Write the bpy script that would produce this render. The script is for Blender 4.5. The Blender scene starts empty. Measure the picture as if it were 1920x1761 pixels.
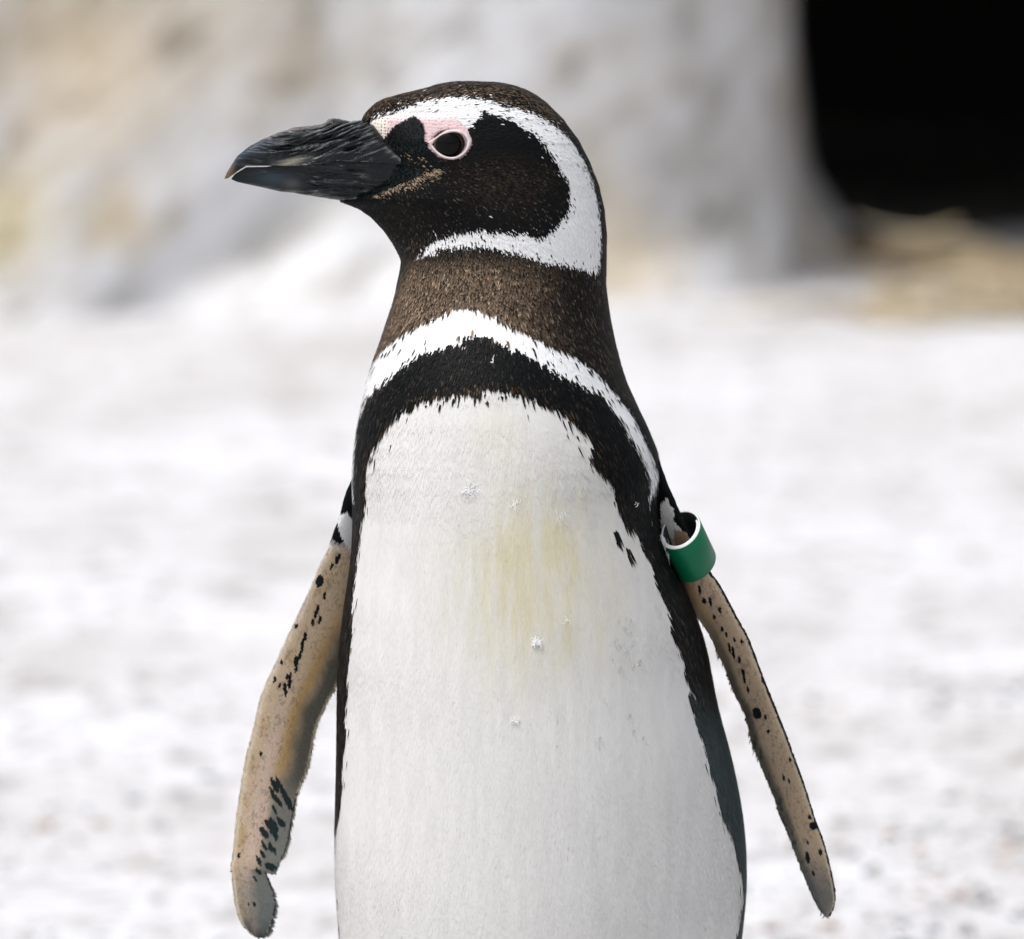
import bpy, bmesh, math
import numpy as np
from mathutils import Vector, Matrix, kdtree

rng = np.random.default_rng(7)
R = math.radians
scene = bpy.context.scene
COL = scene.collection

# ------------------------------------------------------------------ camera
PITCH = R(8.2)
CAM_H, CAM_D = 0.80, 2.5
FPX = 4500 * CAM_D / math.cos(PITCH)          # focal length in photo pixels
S = 4500.0                                    # photo pixels per metre at the penguin
cam_d = bpy.data.cameras.new('camera')
cam = bpy.data.objects.new('camera', cam_d)
COL.objects.link(cam)
cam.location = (0, -CAM_D, CAM_H)
cam.rotation_euler = (math.pi / 2 - PITCH, 0, 0)
cam_d.sensor_width = 36
cam_d.lens = FPX / 1920 * 36
cam_d.clip_start, cam_d.clip_end = 0.05, 400
cam_d.dof.use_dof = True
cam_d.dof.focus_distance = CAM_D / math.cos(PITCH) - 0.035
cam_d.dof.aperture_fstop = 9.5
scene.camera = cam

# ------------------------------------------------------------------ sky, sun, exposure
SUN_EL, SUN_AZ = R(66), R(-70)                # azimuth measured from behind the camera, minus = left
world = bpy.data.worlds.new('World')
scene.world = world
world.use_nodes = True
wn = world.node_tree
wn.nodes.clear()
sky = wn.nodes.new('ShaderNodeTexSky')
sky.sky_type = 'NISHITA'
sky.sun_disc = False
sky.sun_elevation = SUN_EL
sun_vec = Vector((math.cos(SUN_EL) * math.sin(SUN_AZ), -math.cos(SUN_EL) * math.cos(SUN_AZ), math.sin(SUN_EL)))
sky.sun_rotation = math.atan2(sun_vec.x, sun_vec.y)
sky.air_density, sky.dust_density, sky.ozone_density = 1.0, 4.0, 1.0
hsv = wn.nodes.new('ShaderNodeHueSaturation')
hsv.inputs['Saturation'].default_value = 0.30
bg = wn.nodes.new('ShaderNodeBackground')
bg.inputs['Strength'].default_value = 0.12
wo = wn.nodes.new('ShaderNodeOutputWorld')
wn.links.new(sky.outputs[0], hsv.inputs['Color'])
wn.links.new(hsv.outputs[0], bg.inputs[0])
wn.links.new(bg.outputs[0], wo.inputs[0])
sl = bpy.data.lights.new('sun', 'SUN')
sl.energy, sl.angle, sl.color = 1.5, R(20), (1.0, 0.985, 0.965)
sun = bpy.data.objects.new('sun', sl)
COL.objects.link(sun)
sun.rotation_euler = sun_vec.to_track_quat('Z', 'Y').to_euler()
sun.location = (-2, -2, 5)
vs = scene.view_settings
vs.view_transform, vs.look, vs.exposure, vs.gamma = 'Standard', 'None', 0.80, 1.0
vs.use_curve_mapping = False
scene.render.engine = 'CYCLES'
scene.cycles.use_denoising = True
scene.cycles.max_bounces = 8
scene.cycles.transparent_max_bounces = 8

# ------------------------------------------------------------------ helpers
CAMP = np.array([0, -CAM_D, CAM_H])
FW = np.array([0, math.cos(PITCH), -math.sin(PITCH)])
UP = np.array([0, math.sin(PITCH), math.cos(PITCH)])
RT = np.array([1.0, 0, 0])


def W(px, py, d):
    """A point of the bird: measured position (photo pixels) and depth d (same unit, + is away) in metres."""
    px, py, d = np.broadcast_arrays(np.asarray(px, float), np.asarray(py, float), np.asarray(d, float))
    dr = FW + RT * ((px - 960) / FPX)[..., None] - UP * ((py - 880.5) / FPX)[..., None]
    t = (d / S + CAM_D) / dr[..., 1]
    return CAMP + dr * t[..., None]


def unit(v):
    return v / np.maximum(np.linalg.norm(v, axis=-1, keepdims=True), 1e-12)


def _hash(ix, iy, iz, seed):
    h = (ix * 374761393 + iy * 668265263 + iz * 2147483647 + seed * 974711) & 0xFFFFFFFF
    h = ((h ^ (h >> 13)) * 1274126177) & 0xFFFFFFFF
    return ((h ^ (h >> 16)) & 0xFFFF) / 65535.0


def vnoise(p, seed=0):
    p = np.asarray(p, float)
    i = np.floor(p).astype(np.int64)
    f = p - i
    f = f * f * (3 - 2 * f)
    r = 0
    for dx in (0, 1):
        for dy in (0, 1):
            for dz in (0, 1):
                w = (f[..., 0] if dx else 1 - f[..., 0]) * (f[..., 1] if dy else 1 - f[..., 1]) * (f[..., 2] if dz else 1 - f[..., 2])
                r = r + w * _hash(i[..., 0] + dx, i[..., 1] + dy, i[..., 2] + dz, seed)
    return r


def fbm(p, oct=4, seed=0):
    a, r, t = 1.0, 0, 0
    for o in range(oct):
        r = r + a * vnoise(p * 2 ** o, seed + o * 17)
        t += a
        a *= 0.5
    return r / t


def inpoly(px, py, poly):
    poly = np.asarray(poly, float)
    ins = np.zeros(np.shape(px), bool)
    x0, y0 = poly[-1]
    for x1, y1 in poly:
        if y1 != y0:
            c = ((y1 > py) != (y0 > py)) & (px < (x0 - x1) * (py - y1) / (y0 - y1) + x1)
            ins ^= c
        x0, y0 = x1, y1
    return ins


def smooth(a, b, x):
    t = np.clip((x - a) / (b - a), 0, 1)
    return t * t * (3 - 2 * t)


def link(o, parent=None):
    COL.objects.link(o)
    if parent is not None:
        o.parent = parent
        o.matrix_parent_inverse = parent.matrix_world.inverted()
    return o


def mesh_np(name, verts, faces, mat, parent=None, cols=None, normals=None, smooth_=True, attrs=None):
    """faces: (n,3) or (n,4) int array, or a list of such arrays"""
    if not isinstance(faces, (list, tuple)):
        faces = [faces]
    me = bpy.data.meshes.new(name)
    nv = len(verts)
    loops = np.concatenate([f.ravel() for f in faces]).astype(np.int32)
    tot = np.concatenate([np.full(len(f), f.shape[1]) for f in faces]).astype(np.int32)
    start = np.concatenate([[0], np.cumsum(tot)[:-1]]).astype(np.int32)
    me.vertices.add(nv)
    me.vertices.foreach_set('co', np.ascontiguousarray(verts, dtype=np.float32).ravel())
    me.loops.add(len(loops))
    me.loops.foreach_set('vertex_index', loops)
    me.polygons.add(len(tot))
    me.polygons.foreach_set('loop_start', start)
    me.polygons.foreach_set('loop_total', tot)
    me.update(calc_edges=True)
    me.validate()
    me.polygons.foreach_set('use_smooth', np.full(len(me.polygons), smooth_))
    if cols is not None:
        a = me.color_attributes.new('Col', 'FLOAT_COLOR', 'POINT')
        c4 = np.ones((nv, 4), np.float32)
        c4[:, :3] = cols
        a.data.foreach_set('color', c4.ravel())
    for k, v in (attrs or {}).items():
        a = me.attributes.new(k, 'FLOAT', 'POINT')
        a.data.foreach_set('value', np.asarray(v, np.float32))
    if normals is not None:
        me.normals_split_custom_set_from_vertices(np.ascontiguousarray(normals, dtype=np.float32))
    for m in (mat if isinstance(mat, (list, tuple)) else [mat]):
        me.materials.append(m)
    return link(bpy.data.objects.new(name, me), parent)


def grid_faces(nu, nv, wrap=True):
    i = np.arange(nu - 1)[:, None]
    j = np.arange(nv if wrap else nv - 1)[None, :]
    j2 = (j + 1) % nv
    return np.stack([i * nv + j, i * nv + j2, (i + 1) * nv + j2, (i + 1) * nv + j], -1).reshape(-1, 4)


def tube(path, rad, n=8, closed=False):
    """verts, faces of a tube along path (m,3) with radii rad (m,)"""
    path = np.asarray(path, float)
    m = len(path)
    rad = np.broadcast_to(rad, (m,))
    if closed:
        tan = unit(np.roll(path, -1, 0) - np.roll(path, 1, 0))
    else:
        tan = unit(np.gradient(path, axis=0))
    ref = np.array([0.0, 1.0, 0.0])
    nn = unit(np.cross(tan, ref) + 1e-9)
    bb = np.cross(tan, nn)
    th = np.linspace(0, 2 * np.pi, n, endpoint=False)
    v = path[:, None] + rad[:, None, None] * (np.cos(th)[None, :, None] * nn[:, None] + np.sin(th)[None, :, None] * bb[:, None])
    f = grid_faces(m, n)
    if closed:
        j = np.arange(n)
        f = np.concatenate([f, np.stack([(m - 1) * n + j, (m - 1) * n + (j + 1) % n, (j + 1) % n, j], -1)])
    return v.reshape(-1, 3), f


def tag(o, label=None, cat=None, group=None, kind=None):
    for k, v in (('label', label), ('category', cat), ('group', group), ('kind', kind)):
        if v:
            o[k] = v
    return o


# ------------------------------------------------------------------ materials
def mat_new(name):
    m = bpy.data.materials.new(name)
    m.use_nodes = True
    nt = m.node_tree
    b = nt.nodes['Principled BSDF']
    return m, nt, b


def N(nt, t, **kw):
    n = nt.nodes.new(t)
    for k, v in kw.items():
        if k in n.inputs:
            n.inputs[k].default_value = v
        else:
            setattr(n, k, v)
    return n


def ramp(nt, stops):
    r = nt.nodes.new('ShaderNodeValToRGB')
    e = r.color_ramp.elements
    while len(e) < len(stops):
        e.new(0.5)
    for el, (p, c) in zip(e, stops):
        el.position = p
        el.color = (*c, 1) if len(c) == 3 else c
    return r


def attr_mat(name, rough, spec=0.3, coat=0.0, sheen=0.0):
    m, nt, b = mat_new(name)
    a = N(nt, 'ShaderNodeAttribute', attribute_name='Col')
    nt.links.new(a.outputs['Color'], b.inputs['Base Color'])
    b.inputs['Roughness'].default_value = rough
    b.inputs['Specular IOR Level'].default_value = spec
    b.inputs['Coat Weight'].default_value = coat
    b.inputs['Sheen Weight'].default_value = sheen
    return m, nt, b


M_PLUM, _, _ = attr_mat('plumage', 0.55, 0.07)

# bare skin: colour from the body, tiny pores where the face is naked
M_SKIN, nt, b = attr_mat('skin', 0.5, 0.35)
tc = N(nt, 'ShaderNodeTexCoord')
vo = N(nt, 'ShaderNodeTexVoronoi', Scale=760.0, Randomness=0.45)
nt.links.new(tc.outputs['Object'], vo.inputs['Vector'])
pr = ramp(nt, [(0.16, (1, 1, 1)), (0.34, (0, 0, 0))])
nt.links.new(vo.outputs['Distance'], pr.inputs[0])
pa = N(nt, 'ShaderNodeAttribute', attribute_name='pore')
mu = N(nt, 'ShaderNodeMath', operation='MULTIPLY')
nt.links.new(pr.outputs[0], mu.inputs[0])
nt.links.new(pa.outputs['Fac'], mu.inputs[1])
mx = N(nt, 'ShaderNodeMix', data_type='RGBA')
nt.links.new(mu.outputs[0], mx.inputs[0])
ca = [n for n in nt.nodes if n.type == 'ATTRIBUTE' and n.attribute_name == 'Col'][0]
nt.links.new(ca.outputs['Color'], mx.inputs[6])
mx.inputs[7].default_value = (0.05, 0.03, 0.035, 1)
nt.links.new(mx.outputs[2], b.inputs['Base Color'])
bu = N(nt, 'ShaderNodeBump', Strength=0.5, Distance=0.0006)
nt.links.new(vo.outputs['Distance'], bu.inputs['Height'])
nt.links.new(bu.outputs[0], b.inputs['Normal'])

M_BILL, nt, b = attr_mat('horn', 0.22, 0.22)
nz = N(nt, 'ShaderNodeTexNoise', Scale=900.0, Detail=4.0)
bu = N(nt, 'ShaderNodeBump', Strength=0.25, Distance=0.0004)
nt.links.new(nz.outputs[0], bu.inputs['Height'])
nt.links.new(bu.outputs[0], b.inputs['Normal'])

M_PAP, _, _ = attr_mat('papillae', 0.3, 0.4)

M_EYE, nt, b = attr_mat('eye', 0.05, 0.12)
b.inputs['Coat Roughness'].default_value = 0.02

M_LID, nt, b = attr_mat('eyelid', 0.45, 0.4)

# ------------------------------------------------------------------ ground
def xz_mat(name):
    m, nt, b = mat_new(name)
    tc = N(nt, 'ShaderNodeTexCoord')
    return m, nt, b, tc


M_GROUND, nt, b, tc = xz_mat('pale_concrete')
n1 = N(nt, 'ShaderNodeTexNoise', Scale=2.2, Detail=5.0, Roughness=0.6)
n2 = N(nt, 'ShaderNodeTexNoise', Scale=16.0, Detail=5.0, Roughness=0.65)
n3 = N(nt, 'ShaderNodeTexNoise', Scale=75.0, Detail=4.0, Roughness=0.6)
for n in (n1, n2, n3):
    nt.links.new(tc.outputs['Object'], n.inputs['Vector'])
r1 = ramp(nt, [(0.3, (0.47, 0.46, 0.46)), (0.55, (0.595, 0.595, 0.615)), (0.75, (0.655, 0.66, 0.685))])
r2 = ramp(nt, [(0.32, (0.52, 0.49, 0.46)), (0.46, (0.92, 0.91, 0.9)), (0.7, (1, 1, 1))])
r3 = ramp(nt, [(0.34, (0.5, 0.48, 0.47)), (0.47, (0.95, 0.95, 0.95)), (0.7, (1.0, 1.0, 1.0))])
nt.links.new(n1.outputs[0], r1.inputs[0])
nt.links.new(n2.outputs[0], r2.inputs[0])
nt.links.new(n3.outputs[0], r3.inputs[0])
m1 = N(nt, 'ShaderNodeMix', data_type='RGBA', blend_type='MULTIPLY')
m2 = N(nt, 'ShaderNodeMix', data_type='RGBA', blend_type='MULTIPLY')
m1.inputs[0].default_value = m2.inputs[0].default_value = 1
nt.links.new(r1.outputs[0], m1.inputs[6]); nt.links.new(r2.outputs[0], m1.inputs[7])
nt.links.new(m1.outputs[2], m2.inputs[6]); nt.links.new(r3.outputs[0], m2.inputs[7])
nt.links.new(m2.outputs[2], b.inputs['Base Color'])
b.inputs['Roughness'].default_value = 0.85
bu = N(nt, 'ShaderNodeBump', Strength=0.8, Distance=0.008)
nt.links.new(n3.outputs[0], bu.inputs['Height'])
nt.links.new(bu.outputs[0], b.inputs['Normal'])

gx = np.concatenate([[-60, -20, -8], np.linspace(-4, 4, 161), [8, 20, 60]])
gy = np.concatenate([[-60, -20, -8], np.linspace(-3, 8, 221), [12, 25, 80]])
GX, GY = np.meshgrid(gx, gy, indexing='ij')
gz = (fbm(np.stack([GX * 1.3, GY * 1.3, 0 * GX], -1), 4, 3) - 0.5) * 0.045
gz = gz * smooth(0.25, 1.0, np.hypot(GX, GY))
gz *= (np.abs(GX) < 6) * (GY < 10)


def ground_z(x, y):
    p = np.stack([np.asarray(x) * 1.3, np.asarray(y) * 1.3, np.zeros(np.shape(x))], -1)
    return (fbm(p, 4, 3) - 0.5) * 0.045 * smooth(0.25, 1.0, np.hypot(x, y))


ground = mesh_np('ground', np.stack([GX, GY, gz], -1).reshape(-1, 3), grid_faces(len(gx), len(gy), False)[:, ::-1], M_GROUND)
tag(ground, 'pale rough concrete ground strewn with small stones', 'ground', kind='structure')

# small stones strewn over the ground
M_STONE, _, _ = attr_mat('small_stone', 0.8, 0.2)
ico_bm = bmesh.new()
bmesh.ops.create_icosphere(ico_bm, subdivisions=1, radius=1)
ico_v = np.array([v.co[:] for v in ico_bm.verts])
ico_f = np.array([[v.index for v in f.verts] for f in ico_bm.faces])
ico_bm.free()


def strew(name, n, xr, yr, smin, smax, pal, density=None):
    x = rng.uniform(*xr, n)
    y = yr[0] + (yr[1] - yr[0]) * rng.random(n)
    if density is not None:
        k = rng.random(n) < density(x, y)
        x, y = x[k], y[k]
    n = len(x)
    r = smin + (smax - smin) * rng.random(n) ** 3
    sc = np.stack([r * rng.uniform(0.7, 1.4, n), r * rng.uniform(0.7, 1.4, n), r * rng.uniform(0.35, 0.7, n)], -1)
    a = rng.uniform(0, 2 * np.pi, n)
    v = ico_v[None] * (1 + 0.3 * (rng.random((n, len(ico_v), 1)) - 0.5)) * sc[:, None]
    ca_, sa_ = np.cos(a)[:, None], np.sin(a)[:, None]
    v = np.stack([v[..., 0] * ca_ - v[..., 1] * sa_, v[..., 0] * sa_ + v[..., 1] * ca_, v[..., 2]], -1)
    z = ground_z(x, y) + sc[:, 2] * 0.25
    v += np.stack([x, y, z], -1)[:, None]
    f = ico_f[None] + (np.arange(n) * len(ico_v))[:, None, None]
    pal = np.array(pal)
    c = pal[rng.integers(0, len(pal), n)] * rng.uniform(0.7, 1.25, n)[:, None]
    return mesh_np(name, v.reshape(-1, 3), f.reshape(-1, 3), M_STONE, cols=np.repeat(c, len(ico_v), 0), smooth_=True)


gravel = strew('gravel', 34000, (-0.75, 0.75), (0.5, 3.2), 0.0012, 0.0065,
               [(0.28, 0.27, 0.26), (0.40, 0.39, 0.39), (0.22, 0.23, 0.25), (0.36, 0.27, 0.21), (0.55, 0.54, 0.55), (0.17, 0.20, 0.24), (0.5, 0.5, 0.5)],
               lambda x, y: np.clip(fbm(np.stack([x * 3, y * 3, 0 * x], -1), 3, 11) * 2.4 - 0.75, 0.04, 1) * np.clip(1.75 - y / 1.25, 0.02, 1) * np.clip(0.55 + x * 0.9, 0.3, 1))
tag(gravel, 'small grey and brown stones strewn over the pale ground', 'gravel', kind='stuff')

# ------------------------------------------------------------------ rock outcrop with a burrow
M_ROCK, nt, b, tc = xz_mat('weathered_rock')
mp = N(nt, 'ShaderNodeMapping')
mp0 = N(nt, 'ShaderNodeMapping')
mp0.inputs['Rotation'].default_value = (0, R(42), 0)
mp.inputs['Scale'].default_value = (0.75, 1.2, 1.9)
nt.links.new(tc.outputs['Object'], mp0.inputs[0])
nt.links.new(mp0.outputs[0], mp.inputs[0])
n1 = N(nt, 'ShaderNodeTexNoise', Scale=6.0, Detail=6.0, Roughness=0.62, Distortion=0.4)
nt.links.new(mp.outputs[0], n1.inputs['Vector'])
n2 = N(nt, 'ShaderNodeTexNoise', Scale=2.6, Detail=4.0, Roughness=0.55)
nt.links.new(tc.outputs['Object'], n2.inputs['Vector'])
n3 = N(nt, 'ShaderNodeTexNoise', Scale=13.0, Detail=6.0, Roughness=0.7)
nt.links.new(mp.outputs[0], n3.inputs['Vector'])
rr = ramp(nt, [(0.32, (0.40, 0.395, 0.38)), (0.43, (0.58, 0.575, 0.57)), (0.52, (0.69, 0.69, 0.705)), (0.68, (0.76, 0.765, 0.79))])
nt.links.new(n1.outputs[0], rr.inputs[0])
oc = ramp(nt, [(0.55, (1, 1, 1)), (0.70, (0.90, 0.80, 0.64)), (0.85, (0.8, 0.7, 0.5))])
nt.links.new(n2.outputs[0], oc.inputs[0])
sp = ramp(nt, [(0.33, (0.42, 0.40, 0.36)), (0.46, (0.93, 0.91, 0.88)), (0.6, (1, 1, 1))])
nt.links.new(n3.outputs[0], sp.inputs[0])
m1 = N(nt, 'ShaderNodeMix', data_type='RGBA', blend_type='MULTIPLY')
m2 = N(nt, 'ShaderNodeMix', data_type='RGBA', blend_type='MULTIPLY')
m1.inputs[0].default_value = m2.inputs[0].default_value = 1
nt.links.new(rr.outputs[0], m1.inputs[6]); nt.links.new(oc.outputs[0], m1.inputs[7])
nt.links.new(m1.outputs[2], m2.inputs[6]); nt.links.new(sp.outputs[0], m2.inputs[7])
# lichen and iron stains at their own places
geo = N(nt, 'ShaderNodeNewGeometry')
prev = m2.outputs[2]
for cx_, cz_, rx_, tint in ((-0.50, 0.29, 0.13, (0.88, 0.76, 0.58)), (-0.57, 0.10, 0.06, (0.70, 0.62, 0.42)), (-0.44, 0.10, 0.04, (0.86, 0.74, 0.54)), (0.20, 0.26, 0.11, (0.80, 0.71, 0.54)), (0.29, 0.34, 0.10, (0.52, 0.50, 0.40)), (0.33, 0.12, 0.05, (0.74, 0.70, 0.58))):
    vm = N(nt, 'ShaderNodeVectorMath', operation='SUBTRACT')
    nt.links.new(geo.outputs['Position'], vm.inputs[0])
    vm.inputs[1].default_value = (cx_, 4.33, cz_)
    vd = N(nt, 'ShaderNodeVectorMath', operation='LENGTH')
    nt.links.new(vm.outputs[0], vd.inputs[0])
    ad = N(nt, 'ShaderNodeMath', operation='MULTIPLY_ADD')
    nt.links.new(n3.outputs[0], ad.inputs[0])
    ad.inputs[1].default_value = 0.16
    nt.links.new(vd.outputs['Value'], ad.inputs[2])
    mr = N(nt, 'ShaderNodeMapRange')
    mr.inputs['From Min'].default_value = rx_ * 1.5 + 0.08
    mr.inputs['From Max'].default_value = rx_ * 0.4 + 0.08
    nt.links.new(ad.outputs[0], mr.inputs['Value'])
    mm = N(nt, 'ShaderNodeMix', data_type='RGBA', blend_type='MULTIPLY')
    nt.links.new(mr.outputs[0], mm.inputs[0])
    nt.links.new(prev, mm.inputs[6])
    mm.inputs[7].default_value = (*tint, 1)
    prev = mm.outputs[2]
nt.links.new(prev, b.inputs['Base Color'])
b.inputs['Roughness'].default_value = 0.85
bu = N(nt, 'ShaderNodeBump', Strength=0.6, Distance=0.03)
nt.links.new(n3.outputs[0], bu.inputs['Height'])
nt.links.new(bu.outputs[0], b.inputs['Normal'])

M_SHADE_ROCK, nt, b = mat_new('shade_rock')  # rock coloured near black to paint in the shade of the burrow
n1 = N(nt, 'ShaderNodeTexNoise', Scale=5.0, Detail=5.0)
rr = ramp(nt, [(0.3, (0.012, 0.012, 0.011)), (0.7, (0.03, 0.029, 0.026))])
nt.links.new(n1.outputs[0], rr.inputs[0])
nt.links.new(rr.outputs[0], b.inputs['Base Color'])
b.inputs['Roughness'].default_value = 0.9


def boulder(centre, half, mat, seed, amp=0.06, ex=0.45, nu=150, nv=220, fold=0.0, label='', group='boulders of the rock outcrop', skirt=0.0):
    u = np.linspace(-np.pi / 2 + 1e-3, np.pi / 2 - 1e-3, nu)[:, None]
    v = np.linspace(-np.pi, np.pi, nv, endpoint=False)[None]
    sp_ = lambda t, e: np.sign(t) * np.abs(t) ** e
    x = sp_(np.cos(u), ex) * sp_(np.cos(v), ex)
    y = sp_(np.cos(u), ex) * sp_(np.sin(v), ex)
    z = sp_(np.sin(u), ex) + 0 * v
    p = np.stack([x, y, z], -1) * np.array(half)
    nrm = unit(p / (np.array(half) ** 2))
    q = p + np.array(centre)
    dsp = (fbm(q * 2.3, 5, seed) - 0.5) * 2 * amp + (fbm(q * np.array([7.0, 5, 6]), 3, seed + 2) - 0.5) * amp
    if fold:
        # slanting ribs
        w = q[..., 0] * 0.82 - q[..., 2] * 0.9 + 0.25 * fbm(q * 3.1, 3, seed + 5)
        dsp = dsp + fold * (vnoise(np.stack([w * 9, q[..., 1] * 2, q[..., 2] * 1.2], -1), seed + 9) - 0.5)
    q = q + nrm * dsp[..., None]
    if skirt:
        hz = unit(nrm * np.array([1, 1, 0.0001]))
        q = q + hz * (skirt * (0.3 + 0.7 * np.clip(hz[..., 0], 0, 1)) * np.clip(1 - q[..., 2] / 0.17, 0, 1.6) ** 2 * (0.6 + 0.8 * fbm(q * 5, 2, seed + 7)))[..., None]
    f = grid_faces(nu, nv)
    o = mesh_np('boulder', q.reshape(-1, 3) - np.array(centre), f, mat)
    o.location = centre
    return tag(o, label, 'boulder', group)


boulder((-1.14, 5.39, 0.40), (1.485, 1.03, 1.05), M_ROCK, 21, amp=0.045, ex=0.36, fold=0.075, skirt=0.08, nu=260, nv=420,
        label='large pale boulder with ochre stains, left of the dark burrow mouth')
boulder((1.75, 5.5, 0.6), (0.62, 1.1, 0.85), M_ROCK, 33, label='unseen pale boulder right of the burrow, set close to keep light out')  # out of view, placed near to block light into the burrow
boulder((0.78, 5.65, 0.80), (0.95, 1.0, 0.36), M_ROCK, 45, label='unseen flat boulder roofing the burrow, set low to keep light out')  # out of view, lowered so that less light enters the burrow
boulder((0.9, 6.95, 0.6), (1.3, 0.4, 0.9), M_SHADE_ROCK, 57, label='boulder closing the back of the burrow, shade put into its dark colour')

# straw at the burrow mouth
M_STRAW, _, _ = attr_mat('straw', 0.7, 0.25)
ns = 1250
sx = rng.uniform(0.22, 1.35, ns)
sy = 4.14 + rng.random(ns) ** 1.1 * 0.62
keep = (sx > 0.42 - 0.16 * (sy < 4.34)) & (rng.random(ns) < np.clip((sx - 0.26) * 3.0, 0.02, 1))
sx, sy = sx[keep], sy[keep]
ns = len(sx)
pile = 0.055 * np.exp(-((sx - 0.45) / 0.08) ** 2 - ((sy - 4.62) / 0.12) ** 2) + 0.02 * smooth(0.35, 0.6, sx)
sz = ground_z(sx, sy) + 0.006 + rng.random(ns) * pile
ang = rng.uniform(-0.9, 0.9, ns) + (rng.random(ns) < 0.2) * 1.2
sl_ = rng.uniform(0.04, 0.16, ns)
tilt = rng.normal(0, 0.16, ns)
tt = np.linspace(-0.5, 0.5, 5)
bend = rng.normal(0, 0.15, ns)
px_ = sx[:, None] + (tt * sl_[:, None]) * np.cos(ang)[:, None] - (bend[:, None] * sl_[:, None] * (4 * tt ** 2 - 0.5)) * np.sin(ang)[:, None]
py_ = sy[:, None] + (tt * sl_[:, None]) * np.sin(ang)[:, None] + (bend[:, None] * sl_[:, None] * (4 * tt ** 2 - 0.5)) * np.cos(ang)[:, None]
pz_ = np.maximum(sz[:, None] + tt * sl_[:, None] * np.sin(tilt)[:, None], ground_z(px_, py_) + 0.003)
pth = np.stack([px_, py_, pz_], -1)
wv = np.stack([-np.sin(ang), np.cos(ang), 0 * ang], -1)[:, None] * 0.0022
uv = np.array([0, 0, 0.0022])
ring = np.stack([pth + wv, pth + uv, pth - wv, pth - uv], 2)          # ns,5,4,3
base = (np.arange(ns) * 20)[:, None, None]
fq = (base + grid_faces(5, 4)[None]).reshape(-1, 4)
sc_ = np.array([[0.52, 0.42, 0.27], [0.40, 0.30, 0.18], [0.60, 0.53, 0.40], [0.27, 0.20, 0.12]])[rng.integers(0, 4, ns)] * rng.uniform(0.75, 1.2, (ns, 1))
straw = mesh_np('straw', ring.reshape(-1, 3), fq, M_STRAW, cols=np.repeat(sc_, 20, 0))
tag(straw, 'loose golden brown straw lying in the burrow mouth', 'straw', kind='stuff')

# dark sheet added on the burrow floor to deepen its shade
M_SHADE_SHEET, nt, b = mat_new('burrow_floor_shade')
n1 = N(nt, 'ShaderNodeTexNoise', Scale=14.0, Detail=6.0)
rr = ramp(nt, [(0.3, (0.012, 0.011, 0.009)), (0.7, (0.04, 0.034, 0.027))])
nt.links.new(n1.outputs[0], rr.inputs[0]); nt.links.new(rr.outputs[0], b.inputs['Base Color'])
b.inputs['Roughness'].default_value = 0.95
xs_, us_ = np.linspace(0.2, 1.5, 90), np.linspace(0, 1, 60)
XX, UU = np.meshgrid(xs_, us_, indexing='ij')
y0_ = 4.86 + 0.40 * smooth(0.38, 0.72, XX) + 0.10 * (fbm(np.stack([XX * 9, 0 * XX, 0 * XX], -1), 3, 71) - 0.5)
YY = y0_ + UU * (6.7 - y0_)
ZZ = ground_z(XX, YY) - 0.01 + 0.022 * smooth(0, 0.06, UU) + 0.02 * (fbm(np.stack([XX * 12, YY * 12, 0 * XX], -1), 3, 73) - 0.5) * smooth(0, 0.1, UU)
shade_sheet = mesh_np('shade_sheet', np.stack([XX, YY, ZZ], -1).reshape(-1, 3), grid_faces(90, 60, False), M_SHADE_SHEET)
tag(shade_sheet, 'dark sheet added on the burrow floor in place of shade', 'shade_sheet', kind='structure')

# ------------------------------------------------------------------ the penguin: form
XL = np.array([(154, 866), (155.5, 845), (158, 830), (162, 813), (167.5, 797), (172, 777), (178, 752), (188, 718), (196, 704), (205, 694), (216, 684), (226, 678),
               (240, 677), (265, 682), (300, 680), (340, 672), (358, 652), (368, 640), (374, 636), (381, 650), (390, 672), (406, 696), (430, 719),
               (455, 737), (475, 748), (487, 754), (507, 752), (525, 748), (560, 741), (600, 728), (640, 715), (680, 700), (710, 690),
               (750, 680), (790, 672), (830, 666), (870, 662), (905, 661), (940, 662), (975, 663), (1020, 662), (1060, 659), (1112, 651), (1150, 645), (1200, 640),
               (1250, 635), (1300, 634), (1400, 633), (1509, 631), (1562, 629), (1614, 628), (1680, 630), (1761, 637), (1900, 652), (2100, 668), (2300, 705),
               (2450, 765), (2560, 840), (2640, 920), (2680, 1000)], float)
XR = np.array([(154, 880), (155.5, 925), (158, 945), (162, 963), (168, 981), (178, 1001), (192, 1021), (222, 1052), (262, 1082), (300, 1102), (345, 1120), (390, 1131),
               (440, 1136), (500, 1135), (530, 1134), (560, 1137), (600, 1143), (640, 1151), (680, 1161), (715, 1172), (755, 1190), (795, 1209),
               (835, 1226), (870, 1236), (905, 1237), (940, 1233), (970, 1233), (1000, 1238), (1040, 1254), (1080, 1273), (1150, 1301), (1191, 1317), (1239, 1328), (1299, 1338),
               (1335, 1346), (1370, 1356), (1410, 1367), (1458, 1378), (1498, 1386), (1538, 1392), (1577, 1396), (1625, 1398), (1665, 1398),
               (1705, 1395), (1761, 1388), (1900, 1376), (2100, 1352), (2300, 1305), (2450, 1235), (2560, 1150), (2640, 1060), (2680, 1004)], float)
BD = np.array([(154, 4), (155.5, 36), (158, 50), (162, 64), (168, 78), (178, 93), (192, 108), (222, 126), (262, 139), (300, 145), (350, 147), (400, 150), (450, 154), (500, 160),
               (560, 176), (620, 202), (700, 243), (800, 285), (900, 306), (1000, 320), (1200, 343), (1500, 378), (1800, 390), (2100, 372),
               (2300, 322), (2450, 260), (2560, 185), (2640, 95), (2680, 4)], float)
CY = np.array([(150, 0), (560, 0), (900, -18), (1300, -40), (1700, -62), (2000, -70), (2500, -10), (2700, 20)], float)
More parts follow.
